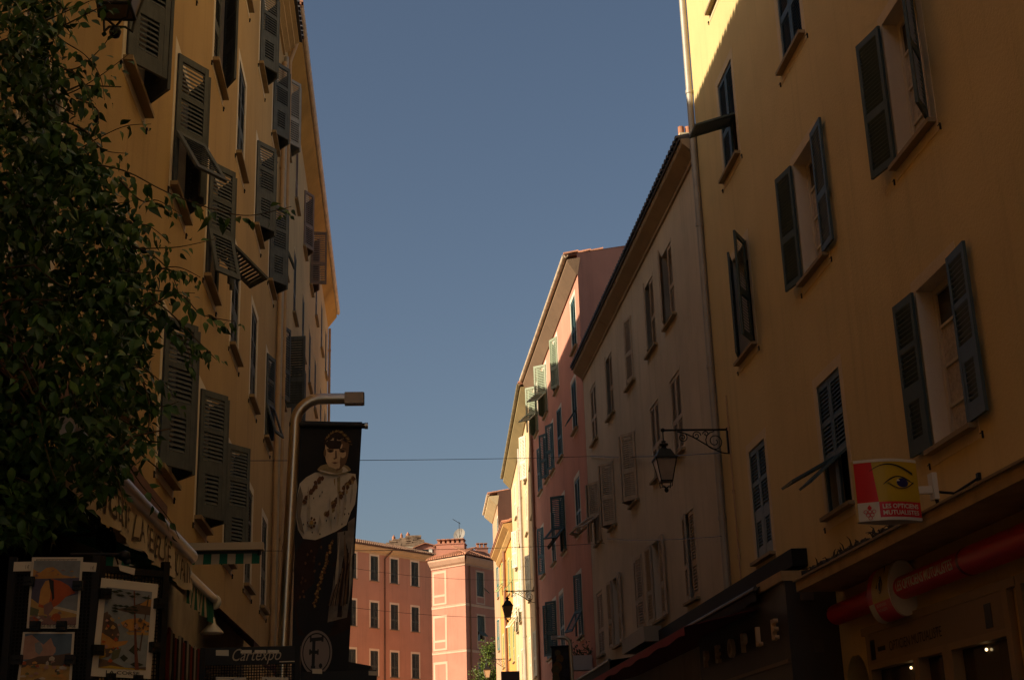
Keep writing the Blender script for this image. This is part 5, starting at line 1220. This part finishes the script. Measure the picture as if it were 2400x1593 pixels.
for k in range(22):
    u, v = .12+.8*ra.random(), ra.choice([.115, .13, .16, .27, .30, .33]); u = u if v < .2 else .22+.42*ra.random(); art3.append((15, [(u-.07, v), (u, v-.012), (u+.06, v+.004), (u, v+.014)]))
for k in range(46):
    u, v = ra.choice([(ra.uniform(.12, .4), ra.uniform(.56, .86)), (ra.uniform(.42, .88), ra.uniform(.40, .52)), (ra.uniform(.12, .36), ra.uniform(.36, .58))]); s1 = ra.uniform(.012, .045); art3.append((ra.choice([1, 10, 3, 4, 10, 13]), [(u-s1, v+s1*.3), (u-s1*.2, v-s1*.6), (u+s1, v), (u+s1*.3, v+s1*.5)]))
P3 = poster('large white bordered coast poster lettered LA CORSE on the rack', [B_(238, 1353), B_(371, 1368), B_(353, 1590), B_(213, 1583)], art3, M_P, ('LA CORSE', .22, .78, .970, .034), 'posters clipped to the mesh rack')
nA = Vector((0, -1, 0))
for px, py in ((70, 1362), (184, 1372), (84, 1466), (146, 1466), (42, 1545), (166, 1545)): clip(r1, A_(px, py, .014), .015, .014, nA)
for px, py, cs in ((243, 1391, 1), (372, 1414, 1), (226, 1523, 1), (361, 1516, 1), (257, 1586, .7), (321, 1590, .7)): clip(r1, B_(px, py, .016), .018*cs, .016*cs, nB)
label_card(r1, [A_(33, 1316), A_(76, 1315), A_(74, 1337), A_(31, 1338)], '1 €'); label_card(r1, [A_(190, 1316), A_(227, 1318), A_(224, 1339), A_(190, 1338)], '1 €')
label_card(r1, [B_(278, 1322), B_(317, 1331), B_(315, 1347), B_(281, 1336)])
# rack with the Cartexpo header
YQ = 7.4; r2 = thing('postcard_rack', 'black mesh postcard rack with a Cartexpo header', 'display rack', (-.8, 7.5, 0))
def Q_(px, py, push=0.): return atY(px, py, YQ-push)
a_, c_ = Q_(476, 1517), Q_(697, 1553)
b = MB(); b.box(a_.x, c_.x, YQ, YQ+.02, c_.z, a_.z); hdr = b.build('header_board', mat('black_header_board', (.018, .017, .015), .5), r2)
b = MB(); wires(b, Vector((a_.x, YQ+.012, c_.z)), UA, VZ, c_.x-a_.x, .9, .0135, .002); b.build('mesh_panel', M_RACK, r2)
for x in (a_.x, c_.x): 
    b = MB(); b.box(x-.014, x+.014, YQ-.005, YQ+.025, 0.1, a_.z); b.build('post', M_RACK, r2)
b = MB(); b.box(a_.x-.02, c_.x+.02, YQ-.2, YQ+.3, .02, .1); b.build('base', M_RACK, r2)
ww = text_w('Cartexpo', 1.0); t0, t1 = Q_(540, 1548), Q_(655, 1548)
text('lettering', 'Cartexpo', 1.0, lambda x, y, z: (t0.x+(t1.x-t0.x)*(x)/ww, YQ-.004, t0.z+y*.088), mat('cream_header_print', (.42, .34, .24), .6), hdr, shear=.35)
b = MB(); l0, l1 = Q_(655, 1547), Q_(691, 1549); b.box(l0.x, l1.x, YQ-.003, YQ, l1.z-.002, l1.z+.003); b.build('print', M_PAPER, hdr)
for x0, x1 in ((506, 536), (564, 590), (597, 624), (627, 654)): label_card(r2, [Q_(x0, 1522, .002 if x0 == 506 else .003), Q_(x1, 1522, .003), Q_(x1, 1536 if x0 == 506 else 1530, .003), Q_(x0, 1535 if x0 == 506 else 1530, .003)])
for x0, x1, lb in ((506, 577, 'pale postcard on the left under the Cartexpo header'), (614, 676, 'pale postcard on the right under the Cartexpo header')):
    c4 = [Q_(x0, 1585, .01), Q_(x1, 1586, .01), Q_(x1, 1650, .01), Q_(x0, 1650, .01)]
    p_ = [(ra.choice([4, 9, 5, 10]), [(ra.uniform(.05, .95), ra.uniform(.05, .4)) for _ in range(3)]) for _ in range(8)]
    poster(lb, c4, p_, M_P, None, 'postcards on the black racks')
YT = 8.4; r3 = thing('postcard_rack', 'black postcard rack below the banner with a tilted lid', 'display rack', (-.3, 8.5, 0))
def T_(px, py, push=0.): return atY(px, py, YT-push)
a_, c_ = T_(700, 1563), T_(882, 1567)
b = MB(); b.box(a_.x, c_.x, YT, YT+.35, c_.z-.7, c_.z-.005); b.build('case', mat('black_case', (.014, .013, .012), .5), r3)
b = MB(); p, q, r_ = T_(817, 1552, -.1), T_(870, 1562, -.1), T_(866, 1568, -.1); b.hexa([(p.x, YT+.02, r_.z-.01), (r_.x, YT+.02, r_.z-.01), (r_.x, YT+.3, r_.z-.01), (p.x, YT+.3, r_.z-.01), (p.x, YT+.02, p.z), (q.x, YT+.02, q.z), (q.x, YT+.3, q.z), (p.x, YT+.3, p.z)]); b.build('lid', M_RACK, r3)
for q4_ in ((732, 1566, 755, 1577), (864, 1571, 885, 1581)): x0, y0, x1, y1 = q4_; label_card(r3, [T_(x0, y0, .004), T_(x1, y0+1, .004), T_(x1, y1+1, .004), T_(x0, y1, .004)])
b = MB(); b.tube([T_(694, 1556), Vector((T_(694, 1556).x, YT, 0))], .012, 8); b.build('post', M_RACK, r3)
b = MB(); b.box(a_.x+.1, c_.x-.1, YT+.1, YT+.25, 0, c_.z-.7); b.build('stand', M_RACK, r3)

# ------------------------------------------------------------------ climbing plant hanging over the left shop
VN = thing('climbing_plant', 'dark leafy climbing plant with long arching shoots filling the left edge', 'climbing plant', (-2.4, 6.2, 0))
rv = random.Random(77)
M_LF = [mat('vine_leaf_dark', (.030, .072, .012), .5, 0, .3, 20, spec=.35), mat('vine_leaf_mid', (.050, .115, .018), .5, 0, .3, 20, spec=.35), mat('vine_leaf_light', (.085, .165, .028), .5, 0, .25, 20, spec=.35)]
M_ST = mat('vine_stem', (.10, .06, .03), .8); M_ST2 = mat('pale_vine_stem', (.16, .11, .04), .8)
def leaf_shape(bend, fold):
    prof = [(0, 0), (.10, .10), (.28, .24), (.45, .27), (.62, .21), (.80, .10), (.92, .035), (1.0, 0)]
    V, F_ = [], []
    for i, (x, wd_) in enumerate(prof):
        z = -bend*x*x; V += [(x, -wd_, z+fold*wd_), (x, 0, z), (x, wd_, z+fold*wd_)]
    for i in range(len(prof)-1):
        a = i*3; F_ += [(a, a+1, a+4, a+3), (a+1, a+2, a+5, a+4)]
    return V, F_
SH = [leaf_shape(.25, .25), leaf_shape(.5, .4), leaf_shape(.05, .15), leaf_shape(.75, .3)]
LM = []
for k, (V, F_) in enumerate(SH):
    for j in range(3):
        me = bpy.data.meshes.new('leaf'); me.from_pydata(V, [], F_); me.materials.append(M_LF[j]); me.polygons.foreach_set('use_smooth', [True]*len(F_)); LM.append(me)
fol = MB(); nleaf = [0]; vinv = parent_inv(VN)
def leaf(p, d, size, single):
    d = d.normalized(); up = Vector((rv.gauss(0, .6), rv.gauss(-.4, .6), rv.gauss(.8, .5))); s_ = up.cross(d)
    if s_.length < .05: s_ = d.orthogonal()
    s_.normalize(); n_ = d.cross(s_)
    if single and nleaf[0] < 300:
        M = Matrix((d*size, s_*size, n_*size)).transposed().to_4x4(); M.translation = p
        o = bpy.data.objects.new('leaf', LM[rv.randrange(12)]); C.objects.link(o); o.parent = VN; o.matrix_local = vinv @ M; nleaf[0] += 1
    else:
        V, F_ = SH[rv.randrange(4)]
        fol.add([p+d*(x*size)+s_*(y*size)+n_*(z*size) for x, y, z in V], F_, rv.choice([0, 0, 1, 1, 1, 2]), True)
def shoot(pxs, Y0, Y1, r=.0045, leaves=1., size=(.042, .074), single=True, m=None, tip=True):
    pts = [atY(px, py, Y0+(Y1-Y0)*k/(len(pxs)-1)) for k, (px, py) in enumerate(pxs)]
    # smooth
    sm = []
    for i in range(len(pts)-1):
        p0, p1, p2, p3 = pts[max(0, i-1)], pts[i], pts[i+1], pts[min(len(pts)-1, i+2)]
        for k in range(6):
            t = k/6; sm.append(.5*((2*p1)+(p2-p0)*t+(2*p0-5*p1+4*p2-p3)*t*t+(3*p1-p0-3*p2+p3)*t**3))
    sm.append(pts[-1]); n = len(sm)
    b = MB(); b.tube(sm, [r*(1-.7*i/(n-1)) for i in range(n)], 5); b.build('shoot', m or M_ST, VN)
    L_ = sum((sm[i+1]-sm[i]).length for i in range(n-1)); cnt = int(L_*46*leaves)
    for k in range(cnt):
        i = min(n-2, int((k+.5)/cnt*(n-1))); t = (sm[i+1]-sm[i]).normalized(); p = sm[i].lerp(sm[i+1], rv.random()); f = (k+.5)/cnt
        sz = rv.uniform(*size)*(1-.55*max(0, f-.6)/.4 if tip else 1)
        side = Vector((rv.gauss(0, .6), rv.gauss(0, .6), rv.gauss(-.75, .5)))
        st = p+side.normalized()*rv.uniform(.01, .05)
        leaf(st, side+t*.8, sz, single)
SHOOTS = [([(-30, 110), (60, 72), (153, 28), (217, 0), (260, -20)], 6.4, 6.0, 1.0), ([(-30, 112), (33, 133), (110, 148), (150, 165)], 6.2, 6.0, 1.1), ([(80, 250), (128, 230), (178, 212), (242, 173), (303, 126)], 6.3, 5.8, 1.0),
    ([(90, 400), (186, 349), (230, 324), (293, 296), (354, 291)], 6.2, 5.8, .55), ([(120, 378), (237, 388), (305, 406), (390, 450), (501, 491), (576, 505), (640, 495), (683, 484)], 6.2, 5.6, .75),
    ([(-20, 503), (100, 508), (180, 500), (237, 484), (310, 471)], 6.1, 5.8, .35), ([(150, 590), (280, 584), (356, 582), (423, 578), (501, 561)], 6.2, 5.7, .5), ([(260, 660), (359, 680), (457, 687)], 6.2, 5.9, .35),
    ([(340, 690), (400, 734), (467, 802), (508, 843)], 6.0, 5.7, 1.1), ([(250, 800), (315, 853), (360, 880), (400, 915)], 6.1, 5.9, .9), ([(280, 980), (322, 1002), (362, 1015)], 6.1, 5.9, .9),
    ([(270, 1030), (288, 1062), (325, 1126), (365, 1175), (400, 1221), (420, 1262)], 6.2, 6.0, .5), ([(100, 40), (140, 90), (200, 130), (235, 180), (245, 235)], 6.1, 5.9, .8), ([(70, 130), (130, 150), (190, 185), (215, 240)], 6.0, 5.9, 1.0),
    ([(300, 570), (360, 600), (400, 640), (420, 690)], 6.0, 5.8, 1.0), ([(300, 760), (350, 720), (420, 690), (470, 735), (530, 750), (550, 752)], 6.0, 5.6, 1.1), ([(330, 880), (350, 950), (345, 1020), (330, 1060)], 6.0, 5.9, .9), ([(150, 60), (230, 20), (330, -25)], 6.0, 5.8, .7),
    ([(280, 420), (330, 470), (370, 470), (420, 500)], 6.0, 5.7, 1.0), ([(180, 230), (230, 260), (220, 320)], 6.0, 5.8, .9),
    ([(250, 620), (330, 640), (410, 625), (470, 650)], 6.1, 5.7, .9), ([(280, 700), (370, 760), (430, 800), (450, 860)], 6.1, 5.7, 1.0), ([(240, 480), (300, 520), (350, 530), (400, 570)], 6.2, 5.8, .9), ([(300, 900), (370, 950), (420, 940)], 6.1, 5.8, .8), ([(120, 160), (180, 160), (240, 110), (270, 60)], 6.2, 5.9, .9), ([(120, 280), (190, 300), (240, 350), (300, 360)], 6.2, 5.8, .8), ([(230, 1000), (270, 1100), (290, 1180)], 6.0, 5.8, .9)]
for pxs, y0, y1, dn in SHOOTS: shoot(pxs, y0, y1, leaves=dn*1.15)
shoot([(50, 870), (62, 890), (88, 954), (105, 1040), (118, 1090), (133, 1128)], 5.6, 5.6, .006, .06, m=M_ST2); shoot([(150, 800), (180, 850), (215, 905), (250, 980)], 5.6, 5.6, .005, .2, m=M_ST)
# dense body of the plant
EDGE = [(-80, 150), (60, 140), (160, 120), (260, 130), (330, 165), (420, 235), (520, 290), (600, 320), (700, 335), (800, 325), (900, 325), (1000, 325), (1080, 310), (1150, 250), (1210, 150), (1290, 40)]
def edge(y):
    for (ya, xa), (yb, xb) in zip(EDGE, EDGE[1:]):
        if ya <= y <= yb: return xa+(xb-xa)*(y-ya)/(yb-ya)
    return 0
from mathutils import noise as mn
for k in range(15500):
    y = rv.uniform(-80, 1270); e = edge(y); x = e-abs(rv.gauss(0, 1))*(.6*e+60)+rv.gauss(0, 26)
    if x < -170: x = rv.uniform(-170, e)
    Y = rv.uniform(5.4, 7.1) if y < 1050 else rv.uniform(5.6, 6.4)
    if y < 260 and rv.random() < .45: continue
    if y > 1060 and rv.random() < .4: continue
    p = atY(x, y, Y)
    if p.x < XL+.06: p.x = XL+.06+rv.random()*.15
    hv = mn.noise(p*2.6)+.55*mn.noise(p*6.5)
    if hv < -.12-.0006*(e-x)*.6 and rv.random() < .85: continue
    leaf(p, Vector((rv.gauss(0, .7), rv.gauss(0, .5), rv.gauss(-.5, .6))), rv.uniform(.036, .072), False)
o = fol.build('foliage', M_LF, VN); o['kind'] = 'stuff'
for k in range(26):   # inner stems
    y = rv.uniform(100, 1150); x = rv.uniform(-150, edge(y)*.8); 
    p = atY(x, y, rv.uniform(5.7, 6.8)); q = p+Vector((rv.uniform(.1, .5), rv.uniform(-.2, .2), rv.uniform(-.5, .2))); b = MB(); b.tube([p, (p+q)/2+Vector((0, 0, .06)), q], [.006, .005, .003], 5); b.build('stem', M_ST, VN)
b = MB(); b.tube([(-2.42, 6.2, 0), (-2.4, 6.25, 1.5), (-2.45, 6.1, 3), (-2.3, 6.3, 4.4), (-2.35, 6.2, 6)], [.05, .045, .04, .03, .015], 8); b.build('trunk', M_ST, VN)
for k in range(7):    # small white flowers
    c = atY(rv.uniform(45, 95), rv.uniform(255, 345), 5.7); b = MB()
    for j in range(5):
        a = j*1.257+rv.random(); u = Vector((math.cos(a), rv.gauss(0, .3), math.sin(a))).normalized()*.022; v = Vector((-math.sin(a), 0, math.cos(a)))*.010; b.poly([c, c+u*.6+v, c+u, c+u*.6-v])
    b.build('flower', mat('white_petal', (.62, .56, .42), .7), VN)
